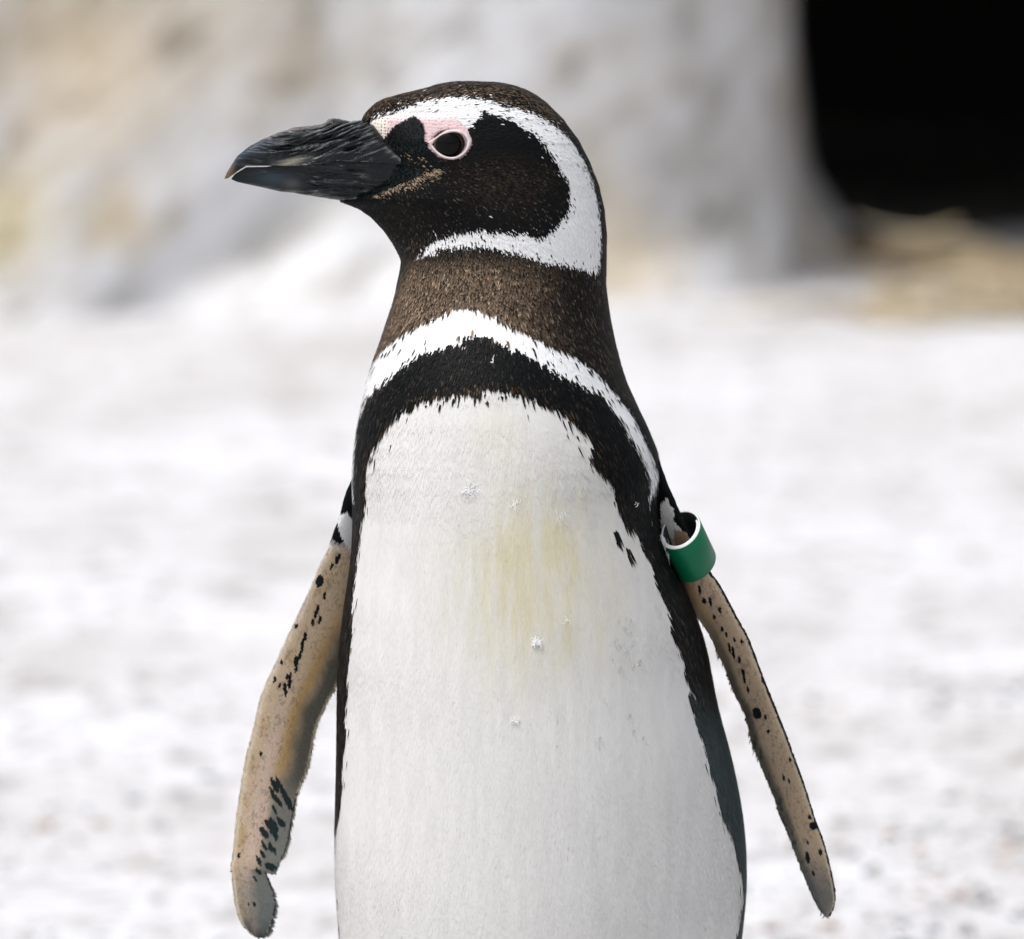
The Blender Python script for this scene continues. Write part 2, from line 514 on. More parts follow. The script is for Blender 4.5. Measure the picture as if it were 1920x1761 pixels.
KK = np.array([(150, 0.17), (430, 0.17), (620, 0.0), (2700, 0.0)], float)


def itp(tab, py):
    return np.interp(py, tab[:, 0], tab[:, 1])


_fy = np.concatenate([154 + 6 * np.linspace(0, 1, 40) ** 2, np.arange(160.5, 2680.5, 0.5)])


def _sm(tab, passes=((7, 300, 440), (31, 440, 560), (21, 560, 800), (31, 800, 1050), (81, 1050, 2600))):
    v = np.interp(_fy, tab[:, 0], tab[:, 1])
    out = v.copy()
    for w_, a_, b_ in passes:
        k = np.hanning(w_ + 2)[1:-1]; k /= k.sum()
        sm = np.convolve(np.pad(v, w_ // 2, mode='edge'), k, 'valid')
        m = (_fy >= a_) & (_fy < b_)
        out[m] = sm[m]
    return np.stack([_fy, out], -1)


_pp = ((7, 300, 440), (57, 440, 560), (61, 540, 860), (61, 840, 1060), (261, 1040, 2600))
XLs, XRs = _sm(_sm(XL, _pp), ((41, 520, 1000), (181, 1000, 2500))), _sm(_sm(XR, _pp), ((41, 520, 1000), (181, 1000, 2500)))
BDs = _sm(_sm(BD, ((61, 230, 560), (141, 480, 800), (601, 740, 2400))), ((41, 230, 560), (121, 450, 800), (501, 740, 2400)))
BDs = _sm(BDs, ((161, 600, 2400),))
CYs = _sm(CY, ((401, 300, 2400),))
CYs = _sm(CYs, ((301, 300, 2400),))
KKs = _sm(KK, ((161, 250, 900),))


_ax = _sm(np.stack([_fy, (XLs[:, 1] + XRs[:, 1]) / 2], -1), ((281, 240, 700), (401, 560, 2400)))
_ax = _sm(_ax, ((201, 200, 2450),))
_ax[:, 1] = np.clip(_ax[:, 1], XLs[:, 1] + 0.25 * (XRs[:, 1] - XLs[:, 1]), XLs[:, 1] + 0.75 * (XRs[:, 1] - XLs[:, 1]))


def slice_at(py, c=None, px=None):
    xl, xr, cx = itp(XLs, py), itp(XRs, py), itp(_ax, py)
    if c is None:
        return np.clip(np.where(px < cx, (px - cx) / (cx - xl), (px - cx) / (xr - cx)), -0.999, 0.999)
    return cx + np.where(c < 0, cx - xl, xr - cx) * c


def wide(c, py):
    """half width of a slice along its length: elliptical, but the face narrows towards the bill"""
    e = np.sqrt(np.clip(1 - c * c, 0, 1))
    hb = 0.85 * smooth(500, 380, py) * smooth(170, 215, py) * (c < 0)
    return e * (1 - hb) + hb * (1 - np.abs(c) ** 1.75)


def body_pd(py, th):
    """measured x and depth on the body surface at height py and angle th round the slice"""
    c, s = np.cos(th), np.sin(th)
    d = itp(CYs, py) + itp(BDs, py) * np.sign(s) * wide(c, py) * (1 + itp(KKs, py) * c)
    return slice_at(py, c=c), d


def front(px, py):
    """depth of the camera-facing surface of the body at px, py"""
    c = slice_at(py, px=np.asarray(px, float))
    return itp(CYs, py) - itp(BDs, py) * wide(c, py) * (1 + itp(KKs, py) * c)


def front_normal(px, py, e=4.0):
    P = lambda x, y: W(x, y, front(x, y))
    return unit(np.cross(P(px + e, py) - P(px - e, py), P(px, py - e) - P(px, py + e)))


# ------------------------------------------------------------------ the penguin: plumage pattern (measured outlines)
HEAD_WHITE_OUT = [(695, 230), (707, 217), (725, 214), (762, 202), (792, 192), (830, 185), (867, 184), (892, 186), (917, 190), (935, 196), (955, 200),
                  (980, 205), (1002, 214), (1022, 224), (1042, 237), (1060, 255), (1075, 272), (1087, 292), (1100, 312), (1107, 337), (1116, 367),
                  (1121, 392), (1125, 430), (1126, 467), (1124, 500), (1116, 515), (1100, 506), (1080, 501), (1055, 496), (1030, 495), (1012, 490),
                  (992, 481), (967, 477), (942, 470), (917, 463), (892, 461), (867, 461), (842, 465), (820, 471), (800, 479), (778, 487),
                  (779, 480), (790, 470), (805, 456), (825, 446), (850, 437), (870, 434), (892, 433), (917, 433), (942, 433), (962, 437),
                  (982, 436), (1002, 443), (1022, 443), (1028, 434), (1042, 424), (1053, 409), (1065, 390), (1065, 367), (1065, 347), (1057, 330),
                  (1045, 312), (1032, 290), (1015, 267), (1000, 254), (982, 244), (972, 234), (955, 226), (930, 220), (915, 214), (900, 208),
                  (898, 222), (888, 230), (884, 240), (868, 248), (856, 238), (835, 228), (805, 223), (767, 223), (738, 229), (718, 238), (698, 242)]
PINK = [(685, 240), (697, 226), (722, 216), (767, 209), (805, 209), (835, 214), (862, 224), (882, 240), (888, 258), (881, 279), (865, 296), (842, 299),
        (821, 293), (804, 277), (796, 264), (797, 248), (794, 234), (787, 225), (777, 217), (760, 226), (740, 237), (727, 252), (721, 267), (707, 269), (695, 262), (684, 250)]
LORE = [(721, 269), (727, 252), (740, 237), (760, 226), (777, 215), (789, 223), (797, 236), (799, 252), (798, 268), (806, 282), (780, 288), (745, 284), (715, 276)]
GAPE = [(668, 322), (705, 312), (760, 314), (800, 319), (797, 327), (765, 342), (725, 358), (692, 370), (664, 372)]
TANSTRIPE = [(803, 310), (827, 320), (822, 336), (790, 351), (755, 362), (725, 372), (698, 371), (728, 356), (767, 341), (797, 325)]
CHEST_WHITE = [(685, 705), (694, 687), (709, 663), (733, 641), (757, 621), (792, 606), (826, 588), (861, 577), (895, 579), (922, 588), (947, 604), (971, 614),
               (991, 626), (1019, 638), (1039, 650), (1063, 658), (1094, 677), (1115, 694), (1136, 715), (1156, 742), (1177, 767), (1197, 804),
               (1215, 839), (1231, 876), (1236, 897), (1227, 921), (1222, 938), (1222, 969), (1228, 999), (1223, 990), (1216, 949), (1215, 921),
               (1219, 900), (1211, 880), (1201, 863), (1190, 842), (1173, 821), (1163, 794), (1142, 770), (1129, 746), (1101, 735), (1077, 721),
               (1043, 704), (1015, 687), (984, 669), (957, 659), (936, 648), (915, 637), (888, 634), (860, 648), (833, 658), (805, 665),
               (778, 675), (757, 692), (733, 716), (706, 734), (692, 748), (685, 768), (676, 790), (671, 830), (668, 870), (664, 900), (667, 948), (640, 940), (640, 800), (670, 740)]
BELLY = [(683, 956), (685, 921), (688, 870), (699, 835), (719, 811), (733, 787), (757, 767), (792, 749), (826, 738), (843, 741), (860, 731), (895, 739),
         (905, 728), (922, 724), (957, 733), (984, 737), (1008, 751), (1032, 765), (1056, 776), (1077, 793), (1101, 817), (1113, 835), (1104, 860),
         (1122, 879), (1135, 892), (1151, 909), (1156, 937), (1166, 965), (1173, 988), (1184, 1004), (1187, 988), (1195, 1002), (1206, 1034), (1221, 1056),
         (1229, 1094), (1240, 1117), (1255, 1148), (1259, 1183), (1275, 1214), (1283, 1246), (1289, 1282), (1310, 1314), (1303, 1354), (1319, 1389),
         (1331, 1441), (1343, 1481), (1351, 1525), (1367, 1549), (1379, 1596), (1391, 1636), (1396, 1680), (1384, 1761), (1360, 1950), (1310, 2200),
         (1180, 2480), (1000, 2640), (860, 2480), (710, 2250), (660, 1950), (632, 1740), (623, 1640), (629, 1560), (634, 1536), (639, 1509), (641, 1457),
         (642, 1410), (649, 1386), (646, 1352), (647, 1316), (653, 1300), (648, 1275), (657, 1225), (661, 1170), (660, 1137), (665, 1095),
         (672, 1025), (677, 970)]
BELLY_SPOTS = [(1156, 1010, 5, 9), (1178, 1040, 4, 8), (1262, 1188, 6, 10), (1270, 1200, 5, 12), (1297, 1316, 6, 12), (773, 763, 6, 6), (897, 738, 7, 6), (1122, 868, 8, 12), (1306, 1330, 5, 8)]

C_WHITE = np.array([0.80, 0.80, 0.80])
C_BLACK = np.array([0.0045, 0.0052, 0.0055])
C_BROWN = np.array([0.178, 0.122, 0.080])
C_TAN = np.array([0.42, 0.31, 0.21])


def body_colour(px, py, frontal, jit=0.0, seed=0):
    """colour at the feather's root and tip, plus zone code: 0 plumage, 1 bare skin, 2 papillae"""
    r = np.random.default_rng(100 + seed)
    n = len(px)
    jh = jit * np.where(r.random(n) < 0.14, 3.0, 0.8)
    jx = px + r.normal(0, 1, n) * jh
    jy = py + r.normal(0, 1, n) * jh * 1.6
    col = np.tile(C_BLACK, (n, 1))
    tip = col.copy()
    zone = np.zeros(n, int)
    rnd = r.random(n)
    head = py < 530
    # crown and nape: streaked
    up_e = np.array(HEAD_WHITE_OUT[:25])
    crown = head & ((py < np.interp(px, up_e[:, 0], up_e[:, 1])) | (px > 1122))
    k = crown & (rnd < 0.36)
    tip[k] = np.array([0.16, 0.11, 0.07]) * r.uniform(0.4, 1.5, (k.sum(), 1)) * smooth(1100, 1000, px[k])[:, None]
    # cheek: a brown cast in its middle
    ck = np.exp(-((px - 940) / 90) ** 2 - ((py - 345) / 45) ** 2) + 0.5 * np.exp(-((px - 760) / 60) ** 2 - ((py - 420) / 40) ** 2)
    k = head & ~crown & (py > 280)
    f = (ck * 0.75 * rnd ** 2)[:, None]
    tip[k] = (tip * (1 - f) + np.array([0.085, 0.055, 0.035]) * f)[k]
    # neck
    nb = smooth(1075, 930, px - 0.1 * (py - 520)) * smooth(470, 530, py) * smooth(720, 640, py)
    nb = np.where(frontal, nb, smooth(800, 760, px)) * smooth(735, 775, px + 0.42 * (py - 520))
    k = (py > 440) & (py < 760)
    mixv = np.clip(0.10 + 0.90 * nb, 0, 1) * np.clip(rnd * 1.9 - 0.35, 0, 1.2)
    tip[k] = (C_BLACK + (C_BROWN - C_BLACK) * mixv[:, None])[k]
    k2 = k & (rnd > 0.90)
    tip[k2] = np.array([0.42, 0.32, 0.23]) * (0.3 + 0.7 * nb[k2])[:, None]
    col[k] = (C_BLACK + (C_BROWN * 0.5 - C_BLACK) * (nb * 0.45)[:, None])[k]
    k = (py > 300) & (r.random(n) > 0.93)
    tip[k] = np.maximum(tip[k], np.array([0.10, 0.085, 0.07]) * r.uniform(0.2, 1.1, (k.sum(), 1)))  # a few dark feathers get lighter tips, painted as glints
    # white head stripe
    k = inpoly(jx, jy, HEAD_WHITE_OUT)
    col[k] = tip[k] = C_WHITE
    # chest: dark band, then the white bands and the belly on the front
    k = frontal & (py > 560) & (inpoly(jx, jy, CHEST_WHITE))
    col[k] = tip[k] = C_WHITE
    zband = frontal & (py > 620) & ~k & inpoly(px, py, [(660, 1000), (675, 780), (760, 680), (890, 625), (1010, 670), (1150, 760), (1225, 900), (1230, 1010), (1150, 1000), (1100, 850), (900, 720), (720, 820), (690, 1000)])
    zs = r.random(n)[:, None]
    tip[zband] = (C_BLACK + np.array([0.075, 0.055, 0.04]) * np.clip(zs * 6 - 5.2, 0, 1))[zband]
    col[zband] = C_BLACK
    jb = jit * np.where(r.random(n) < 0.16, np.where(py < 880, 4.0, 2.0), 0.8)
    kb = frontal & (py > 640) & inpoly(px + r.normal(0, 1, n) * jb * 0.8, py + r.normal(0, 1, n) * jb * 1.8, BELLY)
    for sx_, sy_, sw_, sh_ in BELLY_SPOTS:
        kb &= ~((((px - sx_) - 0.25 * (py - sy_)) / sw_) ** 2 + ((py - sy_) / sh_) ** 2 < 1)
    bel = np.tile(np.array([0.575, 0.566, 0.548]), (n, 1))
    st = np.exp(-((px - 1005) / 125) ** 2 - ((py - 1085) / 165) ** 2) * (0.55 + 0.5 * smooth(0.40, 0.64, fbm(np.stack([px / 13, py / 85, 0 * px], -1), 2, 91))) + 0.3 * np.exp(-((px - 930) / 40) ** 2 - ((py - 800) / 45) ** 2)
    st = st * (0.5 + 0.9 * fbm(np.stack([px / 26, py / 120, 0 * px], -1), 3, 5))
    bel = bel * (1 - np.clip(st, 0, 0.8)[:, None] * np.array([0.09, 0.16, 0.44]))
    col[kb] = bel[kb]
    tip[kb] = bel[kb]
    # brownish tips where the dark band meets the belly
    edge = frontal & ~kb & (py > 700) & (inpoly(px, py + 16, BELLY) | inpoly(px - 9, py + 4, BELLY) | inpoly(px + 9, py + 4, BELLY)) & (rnd < 0.14)
    tip[edge] = np.array([0.085, 0.048, 0.02]) * r.uniform(0.3, 1.3, (edge.sum(), 1))
    # reflected light low on the right flank, painted as slate grey
    fl = frontal & ~kb & (px > 1230)
    f = (smooth(1250, 1420, py) * 0.8)[:, None]
    flank_refl = np.array([0.055, 0.075, 0.078])
    col[fl] = (col * (1 - f) + flank_refl * f)[fl]
    tip[fl] = (tip * (1 - f) + flank_refl * f)[fl]
    # face
    k = head & inpoly(px, py, TANSTRIPE) & (rnd < 0.25 + 0.45 * np.exp(-((py - (372 - 0.45 * (px - 700))) / 8) ** 2))
    tip[k] = C_TAN * r.uniform(0.25, 1.2, (k.sum(), 1)); col[k] = C_BROWN * 0.25
    k = head & (rnd > 0.9) & inpoly(px, py, [(722, 280), (770, 288), (815, 305), (800, 316), (770, 305), (735, 292)])
    tip[k] = C_TAN * 0.7
    k = head & inpoly(px, py, PINK)
    cream = smooth(735, 715, px)[:, None]
    up = smooth(232, 212, py)[:, None]
    pk = np.array([0.60, 0.44, 0.45]) * (1 - up) + np.array([0.73, 0.65, 0.65]) * up
    pk = pk * (1 - cream) + np.array([0.74, 0.67, 0.59]) * cream
    col[k] = tip[k] = pk[k]
    zone[k] = 1
    k = head & (inpoly(px, py, LORE) | inpoly(px, py, GAPE)) & (zone != 1)
    col[k] = C_BLACK * 0.5
    tip[k] = np.array([0.022, 0.034, 0.034]) * r.uniform(0.3, 1.3, (k.sum(), 1))
    zone[k] = 2
    return col, tip, zone


FLOW = np.array([(720, 195, 1, -.3), (800, 172, 1, -.12), (870, 165, 1, .05), (950, 175, 1, .25), (1000, 195, .9, .45), (1080, 270, .5, .87), (1125, 380, .12, 1), (1130, 500, 0, 1), (800, 200, 1, -.1), (850, 200, 1, 0),
                 (980, 225, .9, .42), (1060, 280, .55, .83), (1095, 380, .22, 1), (1080, 470, .2, 1), (1030, 470, .4, .9), (760, 290, .9, .3),
                 (760, 245, .3, -.95), (820, 320, 1, .2), (900, 320, 1, .12), (940, 260, 1, .15), (1000, 350, .85, .5), (950, 400, .75, .65), (850, 390, .85, .5), (780, 390, .75, .65),
                 (730, 420, .45, .9), (700, 385, .85, .5), (770, 460, .3, .95), (870, 450, .35, .93), (960, 460, .45, .9), (800, 530, 0, 1), (950, 540, .12, 1),
                 (1080, 560, .22, 1), (700, 700, -.3, 1), (750, 620, -.2, 1), (900, 650, 0, 1), (1000, 680, .1, 1), (1150, 700, .35, 1), (680, 850, -.1, 1), (900, 900, 0, 1), (1200, 880, .25, 1),
                 (900, 1300, 0, 1), (660, 1300, -.05, 1), (1300, 1300, .2, 1), (900, 1700, 0, 1), (1380, 1700, .02, 1), (640, 1700, .02, 1), (900, 2200, 0, 1)], float)


def flow(px, py):
    n = len(px)
    out = np.zeros((n, 2))
    ws = np.zeros(n)
    for fx, fy, dx, dy in FLOW:
        w_ = 1.0 / ((px - fx) ** 2 + (py - fy) ** 2 + 60) ** 1.6
        out += w_[:, None] * np.array([dx, dy]) / math.hypot(dx, dy)
        ws += w_
    return unit(out)


def blades(pos, nrm, tan, L, Wd, lift, col, tip, base_off=0.0, mixn=0.6, bend=0.0, sidek=0.22):
    """small leaf-shaped feathers: returns verts, tris, colours, normals"""
    n = len(pos)
    tan = unit(tan - nrm * (tan * nrm).sum(-1, keepdims=True))
    side = np.cross(nrm, tan)
    L, Wd, lift = (np.broadcast_to(a, (n,))[:, None] for a in (L, Wd, lift))
    p0 = pos - tan * L * 0.25 + nrm * base_off
    p1 = pos + tan * L * 0.35 + nrm * (base_off + lift * 0.6) + side * bend
    p2 = pos + tan * L * 0.75 + nrm * (base_off + lift)
    v = np.stack([p0 - side * Wd * 0.4, p0 + side * Wd * 0.4, p1 - side * Wd * 0.5, p1 + side * Wd * 0.5, p2], 1)
    f = np.array([(0, 3, 1), (0, 2, 3), (2, 4, 3)])[None] + (np.arange(n) * 5)[:, None, None]
    c = np.stack([col, col, (col + tip) / 2, (col + tip) / 2, tip], 1)
    gn = unit(np.cross(side, p2 - p0))
    gn = np.where((gn * nrm).sum(-1, keepdims=True) < 0, -gn, gn)
    nn = unit(nrm * mixn + gn * (1 - mixn))
    nn = np.repeat(nn[:, None], 5, 1)
    sk = np.broadcast_to(sidek, (n,))[:, None, None]
    nn[:, [0, 2]] = unit(nn[:, [0, 2]] - sk * side[:, None])
    nn[:, [1, 3]] = unit(nn[:, [1, 3]] + sk * side[:, None])
    return v.reshape(-1, 3), f.reshape(-1, 3), c.reshape(-1, 3), nn.reshape(-1, 3)


def sample_grid(A, extra, rho):
    """A: (nu,nv,3) wrapped grid; extra: dict of (nu,nv) values; rho: (nu-1,nv) feathers per px^2 -> random points"""
    nv = A.shape[1]
    Aw = np.concatenate([A, A[:, :1]], 1)
    e1 = Aw[1:, :-1] - Aw[:-1, :-1]
    e2 = Aw[:-1, 1:] - Aw[:-1, :-1]
    nrm = np.cross(e1, e2)
    area = np.linalg.norm(nrm, axis=-1) * S * S
    cnt = rng.poisson(area * rho)
    idx = np.repeat(np.arange(cnt.size), cnt.ravel())
    i, j = np.divmod(idx, nv)
    u, v = rng.random(len(i)), rng.random(len(i))

    def pick(G):
        Gw = np.concatenate([G, G[:, :1]], 1)
        u_, v_ = (u, v) if G.ndim == 2 else (u[:, None], v[:, None])
        return (Gw[i, j] * (1 - u_) * (1 - v_) + Gw[i + 1, j] * u_ * (1 - v_) + Gw[i, j + 1] * (1 - u_) * v_ + Gw[i + 1, j + 1] * u_ * v_)
    return pick, i, j


# ---- body grid
prow = np.concatenate([154 + 8 * np.linspace(0.05, 1, 12) ** 2, np.arange(164, 560, 3.0), np.arange(560, 1800, 7.0), np.arange(1800, 2640, 16.0), [2650, 2662, 2672, 2679]])
NT = 240
th = np.linspace(0, 2 * np.pi, NT, endpoint=False)
PY = np.repeat(prow[:, None], NT, 1)
PX, PD = body_pd(PY, np.repeat(th[None], len(prow), 0))
_ez = np.hypot(PX - 844, (PY - 270.5) * 1.28)
PD = PD - np.sign(PD) * 22 * smooth(36, 25, _ez)
BV = W(PX, PY, PD)
nr = len(prow)


def grid_normals(A, centre_line):
    Aw = np.concatenate([A[:, -1:], A, A[:, :1]], 1)
    du = np.gradient(A, axis=0)
    dv = (Aw[:, 2:] - Aw[:, :-2])
    n_ = unit(np.cross(du, dv))
    s_ = ((A - centre_line) * n_).sum(-1).mean()
    return n_ if s_ > 0 else -n_


BN = grid_normals(BV, BV.mean(1, keepdims=True))


def closed(A, flip):
    nu, nv = A.shape[:2]
    v = np.concatenate([A.reshape(-1, 3), A[0].mean(0)[None], A[-1].mean(0)[None]])
    q = grid_faces(nu, nv)
    j = np.arange(nv)
    a, b_ = nu * nv, nu * nv + 1
    t = np.concatenate([np.stack([np.full(nv, a), (j + 1) % nv, j], -1), np.stack([np.full(nv, b_), (nu - 1) * nv + j, (nu - 1) * nv + (j + 1) % nv], -1)])
    if flip:
        q, t = q[:, ::-1], t[:, ::-1]
    return v, [q, t]


def mesh_closed(name, A, mat, parent=None):
    v, fs = closed(A, False)
    o = mesh_np(name, v, fs, mat, parent)
    bm = bmesh.new(); bm.from_mesh(o.data)
    bmesh.ops.recalc_face_normals(bm, faces=bm.faces)
    bm.to_mesh(o.data); bm.free()
    return o


# ---- flippers: leading and trailing edges measured, depth estimated
FLIP = {
    'right_side': dict(   # picture left
        lead=[(672, 880), (660, 900), (652, 918), (646, 935), (637, 972), (627, 996), (616, 1030), (600, 1060), (592, 1081), (580, 1107), (560, 1150), (540, 1192), (520, 1237), (502, 1275), (488, 1310), (477, 1358),
              (467, 1397), (456, 1447), (448, 1499), (443, 1536), (439, 1583), (435, 1627), (437, 1666), (442, 1700), (452, 1729), (468, 1748), (484, 1757)],
        trail=[(760, 900), (745, 960), (725, 1030), (700, 1110), (672, 1190), (650, 1235), (627, 1288), (618, 1302), (607, 1326), (594, 1352), (587, 1378), (580, 1418), (573, 1446), (562, 1470), (554, 1491), (549, 1522),
               (544, 1549), (540, 1572), (533, 1596), (524, 1614), (519, 1627), (516, 1637), (506, 1634), (496, 1628), (499, 1640), (506, 1657), (512, 1677), (515, 1693), (512, 1716), (505, 1740), (495, 1753), (486, 1757)],
        dl=[(0, 0), (0.15, 10), (0.5, 30), (1, 40)], dt=[(0, 60), (0.2, 62), (0.6, 58), (1, 45)], thick=17),
    'left_side': dict(    # picture right, seen more edge-on
        lead=[(1200, 800), (1222, 840), (1240, 880), (1250, 908), (1261, 932), (1271, 955), (1285, 988), (1304, 1030), (1330, 1072), (1344, 1090), (1360, 1118), (1378, 1152), (1400, 1192), (1411, 1219), (1435, 1283),
              (1455, 1331), (1475, 1382), (1494, 1434), (1510, 1478), (1526, 1530), (1542, 1573), (1554, 1617), (1563, 1657), (1566, 1685), (1562, 1705), (1553, 1718)],
        trail=[(1140, 900), (1180, 960), (1215, 1010), (1245, 1050), (1270, 1090), (1288, 1120), (1302, 1149), (1311, 1160), (1331, 1191), (1347, 1227), (1359, 1251), (1375, 1295), (1387, 1319), (1399, 1346), (1409, 1390),
               (1420, 1418), (1439, 1462), (1454, 1498), (1462, 1526), (1475, 1554), (1490, 1593), (1506, 1637), (1522, 1673), (1534, 1697), (1544, 1712), (1551, 1718)],
        dl=[(0, -60), (0.2, -72), (0.3, -70), (0.5, -55), (1, -20)], dt=[(0, 0), (0.25, -5), (0.4, 20), (0.7, 60), (1, 40)], thick=15),
}
NU, NC = 230, 56


def respline(pts, n, key=None):
    pts = np.asarray(pts, float)
    # smooth through Catmull-Rom, then equal arc length
    P = np.concatenate([[2 * pts[0] - pts[1]], pts, [2 * pts[-1] - pts[-2]]])
    t = np.linspace(0, 1, 12, endpoint=False)[:, None]
    seg = []
    for i in range(len(pts) - 1):
        a, b_, c, d = P[i:i + 4]
        seg.append(0.5 * (2 * b_ + (c - a) * t + (2 * a - 5 * b_ + 4 * c - d) * t ** 2 + (3 * b_ - a - 3 * c + d) * t ** 3))
    q = np.concatenate(seg + [pts[-1:]])
    s = np.concatenate([[0], np.cumsum(np.linalg.norm(np.diff(q, axis=0), axis=1))])
    s /= s[-1]
    u = np.linspace(0, 1, n)
    return np.stack([np.interp(u, s, q[:, k]) for k in range(q.shape[1])], -1)


flip_grids = {}
for key, F in FLIP.items():
    le, tr = respline(F['lead'], NU), respline(F['trail'], NU)
    u = np.linspace(0, 1, NU)
    dl = np.interp(u, *np.array(F['dl'], float).T)
    dt = np.interp(u, *np.array(F['dt'], float).T)
    ph = np.linspace(0, 2 * np.pi, NC, endpoint=False)
    s_ = (1 - np.cos(ph)) / 2
    half = 5 * (0.2969 * np.sqrt(s_) - 0.126 * s_ - 0.3516 * s_ ** 2 + 0.2843 * s_ ** 3 - 0.1036 * s_ ** 4) * 0.9 + 0.035 * np.sin(np.pi * s_)
    half = half * np.where(ph < np.pi, -1, 1)          # first half faces the camera
    tk = F['thick'] * (1.5 - 0.5 * smooth(0, 0.3, u)) * (1 - 0.55 * smooth(0.3, 1, u)) * np.sqrt(np.clip((1 - u) * 12, 0.02, 1))
    ch = np.stack([tr[:, 0] - le[:, 0], dt - dl], -1)
    ch = unit(ch)
    nx, nd = -ch[:, 1], ch[:, 0]
    sgn = np.sign(nd)
    nx, nd = nx * sgn, nd * sgn
    gx_ = le[:, None, 0] + (tr - le)[:, None, 0] * s_[None] + (nx * tk)[:, None] * half[None]
    gy_ = le[:, None, 1] + (tr - le)[:, None, 1] * s_[None]
    gd_ = dl[:, None] + (dt - dl)[:, None] * s_[None] + (nd * tk)[:, None] * half[None]
    A = W(gx_, gy_, gd_)
    flip_grids[key] = dict(A=A, px=gx_, py=gy_, s=np.repeat(s_[None], NU, 0), u=np.repeat(u[:, None], NC, 1), face=np.repeat((ph < np.pi)[None], NU, 0).astype(float),
                           N=grid_normals(A, A.mean(1, keepdims=True)), le=le, tr=tr, dl=dl, dt=dt)

SPOT_R = [(632, 1049, 4, 8), (622, 1060, 3, 7), (636, 1042, 3, 6), (600, 1087, 8, 12), (609, 1114, 3, 8), (596, 1139, 3, 8), (592, 1150, 3, 8), (600, 1160, 3, 8), (587, 1164, 3, 8), (556, 1172, 4, 5),
          (573, 1192, 3.5, 9), (568, 1207, 3.5, 15), (563, 1226, 3, 8), (556, 1236, 5, 10), (556, 1250, 3, 10), (529, 1240, 3, 5), (516, 1272, 3, 6), (539, 1266, 2.5, 7), (544, 1266, 2.5, 8),
          (525, 1282, 2.5, 6), (535, 1286, 4, 9), (544, 1279, 4, 9), (537, 1297, 3, 8), (490, 1411, 3, 5), (448, 1602, 3, 6), (476, 1693, 3, 5), (465, 1691, 2, 3)]
STREAK_R = [(515, 1470, 6, 14), (526, 1473, 5, 20), (512, 1488, 4, 16), (536, 1494, 6, 22), (523, 1501, 4, 10), (514, 1515, 3, 9), (502, 1543, 5, 10), (512, 1543, 6, 14), (526, 1538, 7, 10), (495, 1559, 7, 12),
            (512, 1559, 6, 12), (495, 1583, 3.5, 10), (509, 1588, 6, 10), (492, 1598, 4, 8), (485, 1611, 4, 10), (484, 1632, 4, 8), (477, 1645, 3, 6), (506, 1623, 10, 8)]
SPOT_L = [(1311, 1104, 3, 9), (1319, 1124, 4, 6), (1331, 1126, 3, 9), (1349, 1142, 3, 6), (1338, 1155, 3, 5), (1353, 1177, 2.5, 5), (1361, 1187, 2.5, 6), (1376, 1197, 2.5, 5), (1390, 1200, 3, 4), (1367, 1213, 2.5, 10),
          (1374, 1221, 3, 12), (1386, 1235, 3, 8), (1393, 1259, 3, 8), (1395, 1271, 2.5, 10), (1402, 1291, 2.5, 7), (1429, 1273, 2.5, 4), (1419, 1335, 8, 12), (1435, 1342, 2.5, 5), (1440, 1369, 2.5, 5),
          (1481, 1422, 3, 4), (1469, 1456, 2.5, 6), (1479, 1463, 2.5, 5), (1518, 1530, 4, 4), (1524, 1546, 7, 8), (1514, 1577, 2.5, 5), (1538, 1595, 4, 6), (1514, 1605, 4, 12), (1525, 1635, 2.5, 6)]
WHITE_R = [(638, 962), (650, 953), (664, 972), (668, 1005), (662, 1030), (648, 1014), (640, 1000), (635, 982)]
WHITE_L = [(1237, 938), (1249, 929), (1258, 943), (1263, 958), (1260, 971), (1270, 982), (1281, 996), (1272, 1012), (1258, 1003), (1240, 999), (1236, 967)]


